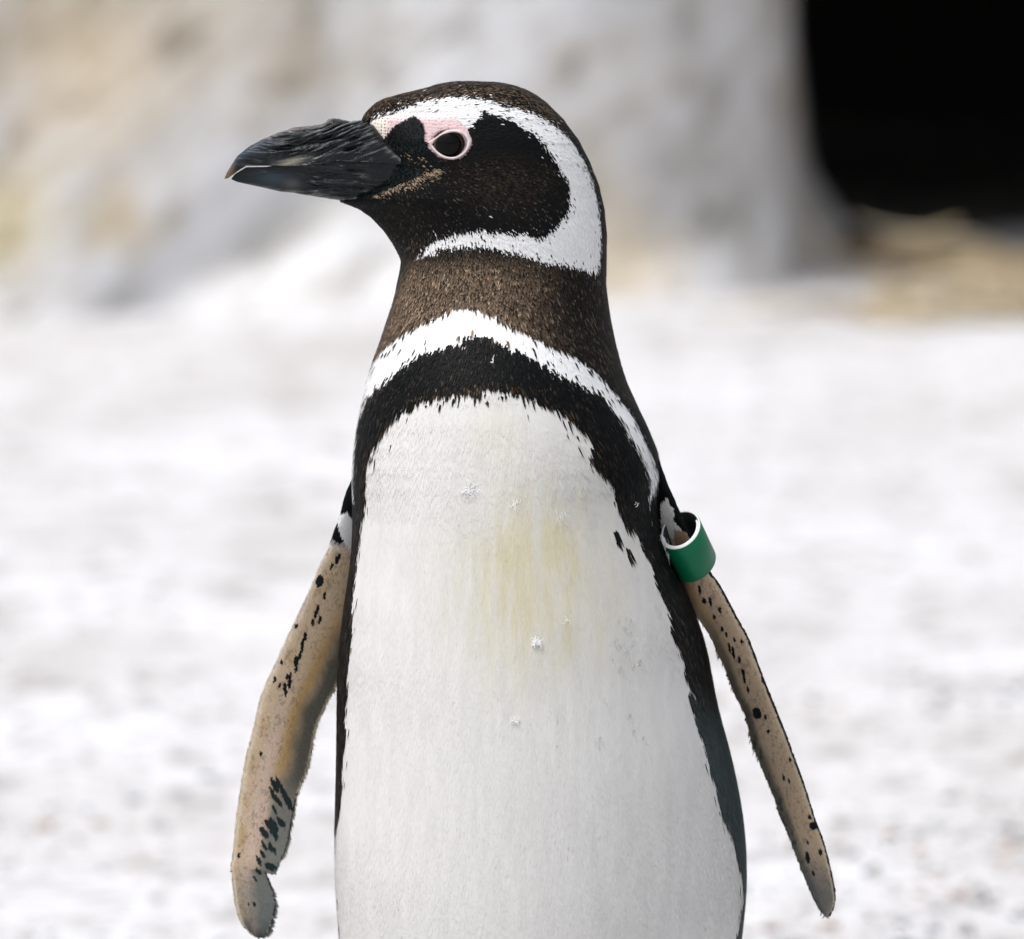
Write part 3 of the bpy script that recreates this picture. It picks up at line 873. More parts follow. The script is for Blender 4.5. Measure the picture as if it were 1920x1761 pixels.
def flipper_colour(key, px, py, s, u, face):
    r = np.random.default_rng(5)
    n = len(px)
    nzv = fbm(np.stack([px / 22, py / 34, 0 * px], -1), 3, 31)
    nz2 = fbm(np.stack([px / 5, py / 6, 0 * px], -1), 2, 37)
    tan = np.array([0.60, 0.46, 0.31])
    pink = np.array([0.68, 0.52, 0.41])
    gold = np.array([0.48, 0.30, 0.11])
    grey = np.array([0.085, 0.088, 0.075])
    slate = np.array([0.19, 0.205, 0.195])
    pale = np.array([0.62, 0.54, 0.42])
    m = lambda a, b_, f: a * (1 - f[:, None]) + b_ * f[:, None]
    c = np.tile(tan, (n, 1))
    if key == 'right_side':
        c = m(c, pink, np.exp(-((s - 0.38) / 0.16) ** 2) * smooth(0.35, 0.6, u))
        c = m(c, gold, np.exp(-((s - 0.6) / 0.12) ** 2) * smooth(0.2, 0.4, u) * (1 - smooth(0.6, 0.7, u)) * 0.85)
        g = smooth(0.56, 0.82, s + 0.14 * (nzv - 0.5))
        c = m(c, grey, g * (1 - smooth(0.62, 0.74, u)) * 0.92)
        c = m(c, slate, smooth(0.5, 0.66, s + 0.1 * (nzv - 0.5)) * smooth(0.6, 0.72, u) * 0.9)
        c = m(c, gold * 0.9, (s < 0.22) * np.clip(nzv * 2.6 - 1.1, 0, 1) * 0.6)
        c = m(c, slate * 0.85, smooth(1600, 1680, py) * np.clip(0.75 + (s - 0.4), 0.5, 0.95))
        c = m(c, slate * 0.35, smooth(1700, 1745, py) * np.clip(nzv * 2.2 - 0.5, 0, 1))
        c = m(c, pale, smooth(0.94, 0.985, s) * (1 - smooth(0.64, 0.72, u)))
    else:
        c = m(c, pink, np.exp(-((s - 0.45) / 0.18) ** 2) * 0.5)
        c = m(c, gold * 1.2, np.exp(-((s - 0.7) / 0.15) ** 2) * (1 - smooth(0.3, 0.5, u)) * 0.6)
        c = m(c, np.array([0.13, 0.13, 0.115]), smooth(0.62, 0.85, s + 0.16 * (nzv - 0.5)) * (0.35 + 0.5 * smooth(0.3, 0.5, u)))
        c = m(c, np.array([0.05, 0.06, 0.06]), smooth(0.62, 0.85, s) * (nz2 < 0.42) * smooth(0.45, 0.6, u) * 0.75)
        c = m(c, slate * 0.9, smooth(1560, 1680, py) * 0.85)
        c = m(c, np.array([0.035, 0.04, 0.04]), smooth(0.30, 0.24, u) * smooth(0.5, 0.7, s))
    # fine peppering and a pale leading edge with a thin dark rim
    nz3 = vnoise(np.stack([px / 2.3, py / 2.9, 0 * px], -1), 77)
    c = c * (0.94 + 0.12 * nz3)[:, None]
    pep = ((nz2 < 0.36) | (nz3 < 0.16)) & (s < 0.6) & (nzv > 0.42)
    c = m(c, np.array([0.16, 0.12, 0.09]), pep * 0.38)
    c = m(c, pale * 1.05, smooth(0.10, 0.04, s) * smooth(0.012, 0.03, s) * 0.7)
    c = m(c, np.array([0.02, 0.02, 0.02]) if key == 'left_side' else np.array([0.5, 0.46, 0.40]), (s < 0.012) * (1.0 if key == 'left_side' else 0.8) * (py > 1040))
    for sx_, sy_, sw_, sh_ in (SPOT_R if key == 'right_side' else SPOT_L):
        sl = -0.12 if key == 'right_side' else 0.18
        k = (((px - sx_) - sl * (py - sy_)) / sw_) ** 2 + ((py - sy_) / sh_) ** 2 < 1
        c[k] = (0.012, 0.014, 0.015)
    if key == 'right_side':
        for sx_, sy_, sw_, sh_ in STREAK_R:
            k = (((px - sx_) - 0.42 * (py - sy_)) / sw_) ** 2 + ((py - sy_) / sh_) ** 2 < 1
            c[k] = (0.022, 0.034, 0.034)
        k = (py < 1016 + 14 * (nz2 - 0.5))
        c[k] = C_BLACK
        dk = smooth(0.68, 0.8, s + 0.2 * (nzv - 0.5)) * smooth(0.36, 0.28, u)
        c = m(c, C_BLACK, dk)  # shade beside the body painted into the upper flipper
        k = inpoly(px + 5 * (nz2 - 0.5), py, WHITE_R)
        c[k] = (0.74, 0.73, 0.72)
        k = (py > 1008) & (py < 1034) & (nz2 > 0.45)
        c[k] = c[k] * 0.4 + np.array([0.6, 0.58, 0.55]) * 0.6
    else:
        k = py < 1000 + 20 * (nz2 - 0.5)
        c[k] = C_BLACK
        k = inpoly(px + 5 * (nz2 - 0.5), py, WHITE_L)
        c[k] = (0.66, 0.65, 0.62)
        k = inpoly(px, py, [(1262, 988), (1282, 990), (1296, 1012), (1300, 1040), (1270, 1040), (1262, 1010)])
        c[k] = (0.36, 0.24, 0.14)
    bk = (face < 0.5) & ((s > 0.02) | (key == 'left_side') | (py < 1040))
    c[bk] = (0.014, 0.016, 0.018)
    return c


# ------------------------------------------------------------------ the penguin: objects
penguin = bpy.data.objects.new('penguin', None)
penguin.empty_display_size = 0.1
penguin.location = W(1010, 2850, -10) * np.array([1, 1, 0])
link(penguin)
bpy.context.view_layer.update()
tag(penguin, 'black and white banded penguin standing upright, head turned to the left', 'penguin')

body = mesh_closed('body', BV, M_SKIN, penguin)
fl_objs = [mesh_closed('flipper_form', G['A'], M_SKIN) for G in flip_grids.values()]
for fo in fl_objs:
    md = body.modifiers.new('join', 'BOOLEAN')
    md.operation = 'UNION'
    md.object = fo
    try:
        md.solver = 'MANIFOLD'
    except Exception:
        md.solver = 'EXACT'
dg = bpy.context.evaluated_depsgraph_get()
me2 = bpy.data.meshes.new_from_object(body.evaluated_get(dg))
body.modifiers.clear()
if len(me2.vertices) > 0.8 * len(body.data.vertices):
    body.data = me2
me2.name = 'body'
# colours of the skin under the feathers
kd = kdtree.KDTree(len(BV.reshape(-1, 3)) + 2 * NU * NC)
allp = np.concatenate([BV.reshape(-1, 3)] + [G['A'].reshape(-1, 3) for G in flip_grids.values()])
for i, p in enumerate(allp):
    kd.insert(p, i)
kd.balance()
fr_grid = (np.sin(th) < 0.12)[None].repeat(nr, 0)
bc, bt, bz = body_colour(PX.ravel(), PY.ravel(), fr_grid.ravel())
under = np.where((bz == 0)[:, None], bc * 0.85, bc)
under = np.concatenate([under] + [flipper_colour(k, G['px'].ravel(), G['py'].ravel(), G['s'].ravel(), G['u'].ravel(), G['face'].ravel()) for k, G in flip_grids.items()])
pore = np.concatenate([np.where(bz == 1, np.where(PX.ravel() < 728, 1.0, 0.45), 0.0), np.zeros(2 * NU * NC)])
me = body.data
co = np.empty(len(me.vertices) * 3, np.float32)
me.vertices.foreach_get('co', co)
co = co.reshape(-1, 3) + np.array(penguin.location) * 0 
mw = np.array(body.matrix_world)
cw = co @ mw[:3, :3].T + mw[:3, 3]
near = np.array([kd.find(p)[1] for p in cw])
ca = me.color_attributes.new('Col', 'FLOAT_COLOR', 'POINT')
c4 = np.ones((len(near), 4), np.float32); c4[:, :3] = under[near]
ca.data.foreach_set('color', c4.ravel())
pa_ = me.attributes.new('pore', 'FLOAT', 'POINT')
pa_.data.foreach_set('value', pore[near].astype(np.float32))
me.polygons.foreach_set('use_smooth', np.ones(len(me.polygons), bool))
if not me.materials:
    me.materials.append(M_SKIN)
for fo in fl_objs:
    bpy.data.objects.remove(fo)

# ---- feathers on the body
pyc = PY[:-1]
frc = fr_grid[:-1]
RHO_H, RHO_N, RHO_B = 0.36, 0.20, 0.17
rho = np.where(pyc < 500, RHO_H, np.where(pyc < 760, RHO_N, RHO_B))
rho = np.where((pyc > 505) & (pyc < 585), 0.11, rho)
rho = np.where(pyc > 1790, 0.02, rho)
back = np.sin(th)[None] > 0.25
rho = np.where(back, np.where(pyc < 500, rho * 0.45, rho * 0.22), rho)
pick, gi, gj = sample_grid(BV, {}, rho)
fp, fn = pick(BV), unit(pick(BN))
fpx, fpy = pick(PX), pick(PY)
ffr = fr_grid[gi, gj]
fbk = back[0, gj]
fl2 = flow(fpx, fpy)
sh_ = np.where(fpy < 500, 3.0, np.where(fpy < 575, 4.0, np.where(fpy < 760, 6.0, 9.0)))
fc, ft, fz = body_colour(fpx + fl2[:, 0] * sh_ * ffr, fpy + fl2[:, 1] * sh_, ffr, jit=2.2, seed=1)
ftan = np.stack([fl2[:, 0], 0 * fl2[:, 0], -fl2[:, 1]], -1)
ftan[fbk & (fpy > 560)] = (0, 0, -1)
n = len(fp)
headf, neckf = fpy < 500, (fpy >= 500) & (fpy < 760)
fL = np.where(headf, 13.0, np.where(neckf, np.where(fpy < 575, 15.0, 21.0), 32.0)) * rng.uniform(0.6, 1.5, n)
fW = np.where(headf, 3.3, np.where(neckf, 4.4, 3.2)) * rng.uniform(0.75, 1.25, n)
fLift = np.where(headf, 1.9, np.where(neckf, 2.4, 2.4)) * rng.uniform(0.4, 1.6, n)
big = (fbk & ~headf) | (fpy > 1790)
fL[big] *= 1.5; fW[big] *= 2.4
nearbill = headf & (fpx < 760)
fL[nearbill] *= 0.7
white = fc.mean(1) > 0.4
fLift[white] *= np.where(fpy[white] < 560, 0.8, 0.5)
bellyf = white & (fc[:, 0] < 0.7)
fLift[bellyf] = 0.22 * rng.uniform(0.4, 1.6, bellyf.sum())
fL[bellyf] = 32 * rng.uniform(0.6, 1.4, bellyf.sum())
fW[bellyf] *= 1.25
# rows of scale-like feathers round the neck
rows = np.arange(470, 726, 5.2)
lx, ly, lth = [], [], []
for ri, r_ in enumerate(rows):
    per = 2 * np.pi * 0.5 * (itp(XRs, r_) - itp(XLs, r_)) * 0.5 + np.pi * itp(BDs, r_)
    m_ = int(per / 5.4)
    a_ = (np.arange(m_) + 0.5 * (ri % 2)) * 2 * np.pi / m_ + rng.normal(0, 0.22, m_) * 2 * np.pi / m_
    lth.append(a_); ly.append(r_ + rng.normal(0, 1.0, m_))
lth, ly = np.concatenate(lth), np.concatenate(ly)
lx, ld = body_pd(ly, lth)
lp = W(lx, ly, ld)
e_ = 0.004
q1, d1 = body_pd(ly, lth + e_); q2, d2 = body_pd(ly + 2, lth)
ln_ = unit(np.cross(W(q1, ly, d1) - lp, W(q2, ly + 2, d2) - lp))
ln_ = np.where(((lp - W(itp(_ax, ly), ly, itp(CYs, ly))) * ln_).sum(-1, keepdims=True) < 0, -ln_, ln_)
lf = np.sin(lth) < 0.12
lc, lt, lz = body_colour(lx, ly, lf, jit=1.5, seed=9)
lfl = flow(lx, ly)
_cw = np.array(CHEST_WHITE[:25])
lok = (lz == 0) & (lc.mean(1) < 0.3) & ((ly < np.interp(lx, _cw[:, 0], _cw[:, 1])) | ~lf)
nbl = smooth(1090, 900, lx - 0.1 * (ly - 520)) * smooth(735, 775, lx + 0.42 * (ly - 520)) * smooth(462, 515, ly)
nbl = np.where(lf, nbl, smooth(800, 760, lx))
spk = np.where(rng.random(len(lt)) < 0.08, 1.8, 1.0)
patch = 0.55 + 0.9 * fbm(np.stack([lx / 40, ly / 34, 0 * lx], -1), 3, 83)
lt = C_BLACK + C_BROWN * ((0.10 + 0.95 * nbl) * rng.uniform(0.65, 1.25, len(lt)) * spk * patch)[:, None]
LV_ = blades(lp[lok], ln_[lok], np.stack([lfl[:, 0], 0 * lx, -lfl[:, 1]], -1)[lok] + rng.normal(0, 0.05, (lok.sum(), 3)), rng.uniform(11, 15, lok.sum()) / S, rng.uniform(4.6, 6.0, lok.sum()) / S,
             rng.uniform(2.4, 3.6, lok.sum()) / S, lc[lok] * 0.5, lt[lok], base_off=0.3 / S, mixn=0.35)

# no feathers on bare skin, tiny glossy papillae on the lores
skin = fz == 1
pap = fz == 2
fL[pap], fW[pap], fLift[pap] = 6.5, 4.0, 3.4
ftan += rng.normal(0, 1, (n, 3)) * np.where(fpy > 760, 0.055, 0.10)[:, None]
var = rng.uniform(0.80, 1.12, n)
var = np.where(white, np.where(fpy < 560, 0.86 + 0.17 * rng.random(n), 0.965 + 0.05 * rng.random(n)), var)
clump = fbm(np.stack([fpx / 11, fpy / 70, 0 * fpx], -1), 3, 61)
var = np.where(white & (fpy > 700), var * (0.93 + 0.14 * clump), var)
# a feather that leaves the white and enters the bare skin would cover the eye: trim
eye_d = np.hypot(fpx - 844, (fpy - 271) * 1.15)
keepm = ~skin & (((fpx - 843) / 44) ** 2 + ((fpy - 271) / 31) ** 2 > 1) & ~((fpx < 684) & (fpy > 225) & (fpy < 364))
keepm &= ~(pap & (rng.random(n) < 0.72))
sel = keepm & ~pap
V1, F1, C1, N1 = blades(fp[sel], fn[sel], ftan[sel], fL[sel] / S, fW[sel] / S, fLift[sel] / S, fc[sel] * var[sel][:, None], ft[sel] * var[sel][:, None], base_off=np.where(bellyf[sel], 0.9, 0.2)[:, None] / S, mixn=np.where(bellyf[sel], 1.0, np.where(white[sel], 0.75, 0.45))[:, None], sidek=np.where(bellyf[sel], 0.08, 0.2))
plum_v, plum_f, plum_c, plum_n = [V1, LV_[0]], [F1, LV_[1] + len(V1)], [C1, LV_[2]], [N1, LV_[3]]
sel = keepm & pap
V2, F2, C2, N2 = blades(fp[sel], fn[sel], ftan[sel], fL[sel] / S, fW[sel] / S, fLift[sel] / S, fc[sel], ft[sel] * var[sel][:, None] ** 2, base_off=0.1 / S, mixn=0.2)
papillae = mesh_np('facial_papillae', V2, F2, M_PAP, penguin, cols=C2, normals=N2)
tag(papillae, kind='stuff')

# ---- feathers on the flippers
off = len(V1) + len(LV_[0])
for key, G in flip_grids.items():
    face = G['face'][:-1] > 0.5
    rh = np.where(face, 0.36, 0.12)
    rh = rh * np.where(G['u'][:-1] < 0.06, 0.3, 1)
    pick, gi, gj = sample_grid(G['A'], {}, rh)
    p_, n_ = pick(G['A']), unit(pick(G['N']))
    qx, qy, qs, qu = pick(G['px']), pick(G['py']), pick(G['s']), pick(G['u'])
    qf = G['face'][gi, gj]
    c_ = flipper_colour(key, qx, qy, qs, qu, qf)
    mid = (G['le'] + G['tr']) / 2
    dm = np.gradient(mid, axis=0)
    dirs = unit(dm)[gi]
    ac = unit(G['tr'] - G['le'])[gi]
    dirs = unit(dirs + ac * (0.15 + 0.65 * smooth(0.5, 0.95, qs))[:, None])
    t_ = np.stack([dirs[:, 0], 0 * qx, -dirs[:, 1]], -1) + rng.normal(0, 0.08, (len(qx), 3))
    m_ = len(qx)
    L_ = np.where(qf > 0.5, 6.5 + 9 * smooth(0.6, 0.95, qs) * (np.abs(qy - 1632) > 26), 8.0) * rng.uniform(0.7, 1.3, m_)
    W_ = np.where(qf > 0.5, 2.8, 4.5) * rng.uniform(0.8, 1.2, m_)
    rootw = qy < 1030
    L_ = np.where(rootw, 13, L_)
    v_ = rng.uniform(0.93, 1.06, m_)[:, None]
    tipc = np.clip(c_ * rng.uniform(0.92, 1.18, (m_, 1)), 0, 0.82)
    V_, F_, C_, N_ = blades(p_, n_, t_, L_ / S, W_ / S, rng.uniform(0.3, 1.0, m_) / S, c_ * v_, tipc * v_, base_off=0.1 / S, mixn=0.75)
    plum_v.append(V_); plum_f.append(F_ + off); plum_c.append(C_); plum_n.append(N_)
    off += len(V_)
    # fringe along the trailing edge
    k = 520
    uu = np.sort(rng.uniform(0.12, 0.985, k))
    ix = np.clip((uu * (NU - 1)), 0, NU - 1)
    ei = lambda a: np.stack([np.interp(ix, np.arange(NU), a[:, q]) for q in range(a.shape[1])], -1) if a.ndim == 2 else np.interp(ix, np.arange(NU), a)
    e_ = ei(G['tr']); l_ = ei(G['le']); dd = ei(G['dt'])
    tdir = unit(ei(np.gradient(G['tr'], axis=0)))
    ac = unit(e_ - l_)
    fd = unit(tdir * 0.75 + ac * 0.65 + rng.normal(0, 0.06, (k, 2)))
    pos = W(e_[:, 0] - 2 * ac[:, 0], e_[:, 1] - 2 * ac[:, 1], dd - 1)
    tn = np.stack([fd[:, 0], 0 * dd, -fd[:, 1]], -1)
    nn = np.tile([0.0, -1.0, 0.0], (k, 1))
    dark = (uu > 0.66) & (rng.random(k) < 0.7)
    fcx = np.where(dark[:, None], np.array([0.03, 0.034, 0.033]), np.array([0.42, 0.35, 0.25]))
    Lf = rng.uniform(4.5, 9, k) * np.where(dark, 1.1, 0.8) * np.where((e_[:, 1] > 1612) & (e_[:, 1] < 1645) & (e_[:, 0] < 700), 0.3, 1)
    V_, F_, C_, N_ = blades(pos, nn, tn, Lf / S, np.where(dark, 5.5, 4) / S, np.zeros(k), fcx, fcx * 0.8, mixn=1.0)
    plum_v.append(V_); plum_f.append(F_ + off); plum_c.append(C_); plum_n.append(N_)
    off += len(V_)
plumage = mesh_np('plumage', np.concatenate(plum_v), np.concatenate(plum_f), M_PLUM, penguin, cols=np.concatenate(plum_c), normals=np.concatenate(plum_n))
tag(plumage, kind='stuff')

# ---- bill
UT = np.array([(421, 334), (425, 324), (434, 309), (445, 292.5), (468, 274), (495, 259.5), (523, 248), (545, 241.5), (572, 237), (595, 234.5), (608, 230.5), (615, 223.5), (624, 221),
               (638, 223.5), (657, 227.5), (675, 226), (700, 232), (730, 262), (752, 285)], float)
UB = np.array([(421, 336), (428, 334), (438, 327), (447, 320), (462, 311), (509, 311), (559, 312), (604, 308.5), (627, 303.5), (672, 305), (718, 306.5), (752, 308)], float)
LT = np.array([(434, 335), (440, 327), (447, 322.5), (462, 313.6), (500, 313.0), (512, 310.5), (559, 310), (604, 306.5), (627, 301.5), (672, 303), (718, 304.5), (752, 306)], float)
LB = np.array([(434, 336.5), (445, 341.5), (472, 347.6), (500, 353.7), (527, 360), (550, 361.5), (572, 366), (604, 371), (627, 374), (650, 378), (690, 380), (718, 375), (752, 365)], float)
BW = np.array([(421, 2), (430, 6), (445, 12), (470, 21), (520, 33), (570, 42), (620, 49), (680, 58), (720, 66), (752, 80)], float)


def mandible(name, x0, top, bot, upper):
    nx_, na = 440, 190
    x = x0 + (752 - x0) * np.linspace(0, 1, nx_) ** 1.25
    yt, yb, w_ = itp(top, x), itp(bot, x), itp(BW, x) * (1.0 if upper else 0.9)
    if not upper:
        w_ = w_ * smooth(x0 - 14, x0 + 60, x) ** 0.6
    ph = np.linspace(0, 2 * np.pi, na, endpoint=False)
    # outer arch for the first 3/4 of the ring, flat inner surface for the rest
    q = ph / (2 * np.pi)
    arch = q < 0.8
    a_ = np.where(arch, q / 0.8, (q - 0.8) / 0.2) * np.pi
    cz = np.where(arch, np.sin(a_) ** 0.85, 0.04)          # 0 at the gape, 1 at culmen / keel
    cw_ = np.where(arch, np.cos(a_), -np.cos(a_))
    cw_ = np.sign(cw_) * np.abs(cw_) ** 0.75
    if upper:
        Y = yb[:, None] + (yt - yb)[:, None] * cz[None]
    else:
        Y = yt[:, None] + (yb - yt)[:, None] * cz[None]
    D = -w_[:, None] * cw_[None]
    X = np.repeat(x[:, None], na, 1)
    # horn plates: ragged ridges sweeping forward and down
    side_s = np.where(D < 0, 0.0, 40.0)
    yy = Y + (0.38 if upper else -0.05) * (X - 560) * smooth(460, 640, X)
    warp = 16 * fbm(np.stack([X / 70, Y / 30, side_s], -1), 3, 3)
    rid = fbm(np.stack([X / 62, (yy + warp) / 6.2, side_s], -1), 4, 9)
    rid2 = fbm(np.stack([X / 22, (yy + warp) / 3.0, side_s], -1), 3, 14)
    if upper:
        amt = 0.25 + 0.75 * smooth(470, 540, X)
    else:
        amt = 0.15 + 0.75 * smooth(540, 610, X)
    am = np.broadcast_to(arch, X.shape) * 1.0
    lin = 1 - np.abs(2 * fbm(np.stack([X / 105, (yy + 0.5 * warp) / 8.0, side_s], -1), 2, 41) - 1)
    lin2 = 1 - np.abs(2 * fbm(np.stack([X / 60, (yy + 0.4 * warp) / 4.4, side_s], -1), 2, 47) - 1)
    h = (rid - 0.5) * 15.0 + (rid2 - 0.5) * 6.0 + 3.0 * lin ** 8 - 4.5 * lin2 ** 8
    # deep groove running to the nostril, and the horn saddle at the base
    if upper:
        g1 = np.exp(-((Y - np.interp(X, [470, 560, 640, 690], [292, 268, 258, 262])) / 5.5) ** 2) * smooth(480, 540, X) * (1 - smooth(690, 720, X))
        g2 = np.exp(-((Y - np.interp(X, [560, 600, 640, 700], [306, 292, 280, 282])) / 4) ** 2) * smooth(560, 590, X) * (1 - smooth(690, 720, X))
        h = h - 6.5 * g1 - 5 * g2
    amt = amt * (1 - 0.9 * smooth(665, 712, X))
    h = h * amt * am
    sc_w = np.clip(w_ / 30, 0.12, 1)[:, None]
    h = h * sc_w
    # push outwards
    cy_ = (yb + (yt - yb) * (0.25))[:, None] if upper else (yt + (yb - yt) * 0.25)[:, None]
    ny_ = (Y - cy_) / np.maximum(np.abs(yt - yb)[:, None], 3)
    ndp = D / np.maximum(w_[:, None], 2)
    ln = np.maximum(np.hypot(ny_, ndp), 1e-3)
    edgek = np.where(np.broadcast_to(arch, X.shape), np.clip(cz[None] * 3, 0, 1), 0)
    topk = 1 - 0.6 * smooth(0.9, 1.0, np.broadcast_to(cz, X.shape)) * am
    Y2 = Y + ny_ / ln * h * 0.55 * edgek * topk
    D2 = D + ndp / ln * h * edgek
    # colours
    ridge = smooth(0.50, 0.74, rid * 0.6 + rid2 * 0.4) * amt
    c = np.tile([0.0035, 0.005, 0.0065], (*X.shape, 1))
    c = c + (ridge ** 2)[..., None] * np.array([0.012, 0.014, 0.015]) + (lin ** 22 * amt * smooth(0.45, 0.7, rid2))[..., None] * np.array([0.20, 0.215, 0.21]) + (lin2 ** 16 * amt * rid ** 2)[..., None] * np.array([0.06, 0.066, 0.07])  # thin pale lines are highlights painted into the horn colour
    fine = fbm(np.stack([X / 15, (yy + warp) / 1.7, side_s], -1), 2, 21)
    c = c + (smooth(0.62, 0.8, fine) * amt * 0.55)[..., None] * np.array([0.028, 0.031, 0.031])
    if upper:
        tipb = (1 - smooth(470, 545, X)) * smooth(0.25, 0.8, np.broadcast_to(cz, X.shape))
        c = c + tipb[..., None] * np.array([0.012, 0.018, 0.03])
        hk = 1 - smooth(428, 446, X)
        c = c + hk[..., None] * np.array([0.10, 0.065, 0.03])
        cul = smooth(0.88, 0.99, np.broadcast_to(cz, X.shape)) * smooth(470, 520, X) * (1 - smooth(600, 640, X)) * am
        c = c + cul[..., None] * np.array([0.16, 0.14, 0.125]) * fine[..., None] * 1.2
        cr = np.exp(-((X - 545) / 26) ** 2 - ((Y - 305 + 0.25 * (X - 545)) / 6) ** 2)
        c = c * (1 - 0.75 * cr[..., None]) + 0.75 * cr[..., None] * np.array([0.33, 0.31, 0.25])
    else:
        bp = np.exp(-((X - 515) / 34) ** 2 - ((Y - 336) / 12) ** 2)
        c = c + bp[..., None] * np.array([0.022, 0.034, 0.048])
        rp = np.exp(-((X - 548) / 16) ** 2 - ((Y - 345) / 9) ** 2)
        c = c + rp[..., None] * np.array([0.05, 0.045, 0.042])
    A = W(X, Y2, D2)
    v, fs = closed(A, False)
    cc = np.concatenate([c.reshape(-1, 3), c[0].mean(0)[None], c[-1].mean(0)[None]])
    o = mesh_np(name, v, fs, M_BILL, bill, cols=np.clip(cc, 0, 0.8))
    bm = bmesh.new(); bm.from_mesh(o.data)
    bmesh.ops.recalc_face_normals(bm, faces=bm.faces)
    bm.to_mesh(o.data); bm.free()
    return o


bill = bpy.data.objects.new('bill', None)
bill.location = W(690, 300, 0)
link(bill, None)
bill.parent = penguin
bpy.context.view_layer.update()
bill.matrix_parent_inverse = penguin.matrix_world.inverted()
bpy.context.view_layer.update()
mandible('upper_mandible', 421, UT, UB, True)
mandible('lower_mandible', 434, LT, LB, False)
# fold of horn that carries the gape back into the cheek
for sgn in (1, -1):
    gp = respline([(688, 303), (715, 301), (740, 302), (765, 307), (785, 313), (801, 318)], 30)
    d = front(gp[:, 0], gp[:, 1])
    pth = W(gp[:, 0], gp[:, 1], d + 2.5)
    if sgn < 0:
        pth = W(gp[:, 0], gp[:, 1], -d - 2.5)
    rad = np.interp(np.linspace(0, 1, 30), [0, 0.25, 0.7, 1], [3, 5.5, 3.5, 1]) / S
    v, f = tube(pth, rad, 10)
    cc = np.array([0.006, 0.008, 0.010]) * (1 + 3.0 * fbm(v * 900, 2, 4)[:, None])
    mesh_np('gape_fold', v, f, M_BILL, bill, cols=cc)

# ---- eyes
LID_IN = [(810.5, 270.7), (819, 262), (828.5, 254.6), (839, 250), (852.5, 247.8), (865, 251.5), (873, 257.7), (876, 266), (874.4, 276.5), (868, 286), (857.7, 293), (844, 295), (831.7, 291.6), (821, 284), (815, 277.5)]
LID_OUT = [(797, 266), (811, 259), (823, 250), (836, 243), (850, 240.5), (864, 241), (876, 246), (886, 256), (888, 267), (879, 283), (867.5, 294.5), (852.5, 301), (837, 300), (822, 294.5), (806, 279)]


def loop_spline(pts, n):
    pts = np.asarray(pts, float)
    q = respline(np.concatenate([pts, pts[:1]]), n + 1)[:-1]
    return q


for sgn in (1, -1):
    ec = np.array([845, 270.5])
    d0 = float(front(ec[0], ec[1]))
    RE = 36.0
    # the skin around the eye leans: work on the plane through the lid
    li, lo = loop_spline(LID_IN, 72), loop_spline(LID_OUT, 72)
    lo = lo * 0.82 + li[np.argmin(((lo[:, None] - li[None]) ** 2).sum(-1), 1)] * 0.18
    k0 = np.argmin(((lo[:, None] - li[None, 0]) ** 2).sum(-1)[:, 0])
    lo = np.roll(lo, -k0, 0)
    din, dout = front(li[:, 0], li[:, 1]), front(lo[:, 0], lo[:, 1])
    md = (li + lo) / 2
    dm_ = front(md[:, 0], md[:, 1])
    ring1 = np.stack([lo[:, 0], lo[:, 1], dout + 1.5], -1)
    ring2 = np.stack([lo[:, 0] * .75 + li[:, 0] * .25, lo[:, 1] * .75 + li[:, 1] * .25, dout * .75 + din * .25 - 4.0], -1)
    ring3 = np.stack([md[:, 0], md[:, 1], dm_ - 5.5], -1)
    ring4 = np.stack([lo[:, 0] * .2 + li[:, 0] * .8, lo[:, 1] * .2 + li[:, 1] * .8, dout * .2 + din * .8 - 5.0], -1)
    ring5 = np.stack([li[:, 0], li[:, 1], din - 2.0], -1)
    ring6 = np.stack([li[:, 0] * .97 + 845 * .03, li[:, 1] * .97 + 270.5 * .03, din + 9.0], -1)
    RR = np.stack([ring1, ring2, ring3, ring4, ring5, ring6])
    wob = fbm(np.stack([RR[..., 0] / 4, RR[..., 1] / 4, RR[..., 2] * 0], -1), 2, 8) - 0.5
    RR[..., 2] += wob * np.array([0, 3, 3, 1.5, 0, 0])[:, None]
    dd = RR[..., 2] if sgn > 0 else -RR[..., 2]
    LV = W(RR[..., 0], RR[..., 1], dd)
    lc = np.array([[0.5, 0.36, 0.37], [0.50, 0.38, 0.39], [0.56, 0.45, 0.45], [0.54, 0.46, 0.46], [0.5, 0.44, 0.45], [0.05, 0.03, 0.03]])
    lcg = np.repeat(lc[:, None], 72, 1) * (0.85 + 0.35 * fbm(np.stack([RR[..., 0] / 3, RR[..., 1] / 3, 0 * dd], -1), 2, 9))[..., None]
    # eyeball
    nu_, nv_ = 48, 64
    a_ = np.linspace(0, np.pi, nu_)[:, None]
    b_ = np.linspace(0, 2 * np.pi, nv_, endpoint=False)[None]
    ex_ = RE * np.sin(a_) * np.cos(b_)
    ey_ = RE * np.sin(a_) * np.sin(b_)
    ed_ = -RE * np.cos(a_) + 0 * b_
    cen = d0 + RE - 4.0
    dd = ed_ + cen
    if sgn < 0:
        dd = -dd
    EV = W(ex_ + ec[0] - 1, ey_ + ec[1], dd)
    rr_ = np.hypot(ex_ + 3, ey_ - 3)
    iris = smooth(25.5, 27.0, rr_)[..., None]
    ringl = np.exp(-((rr_ - 26) / 0.9) ** 2)[..., None]
    eco = np.array([0.0025, 0.002, 0.002]) * (1 - iris) + np.array([0.035, 0.02, 0.010]) * iris + ringl * np.array([0.06, 0.05, 0.035])
    eco[np.repeat((ed_ > 0), nv_, 1) if ed_.shape[1] == 1 else (ed_ > 0)] = (0.02, 0.012, 0.008)
    eye = mesh_np('eye', EV.reshape(-1, 3), grid_faces(nu_, nv_), M_EYE, penguin, cols=eco.reshape(-1, 3))
    lf = grid_faces(6, 72)
    mesh_np('eyelid', LV.reshape(-1, 3), lf, M_LID, eye, cols=lcg.reshape(-1, 3))

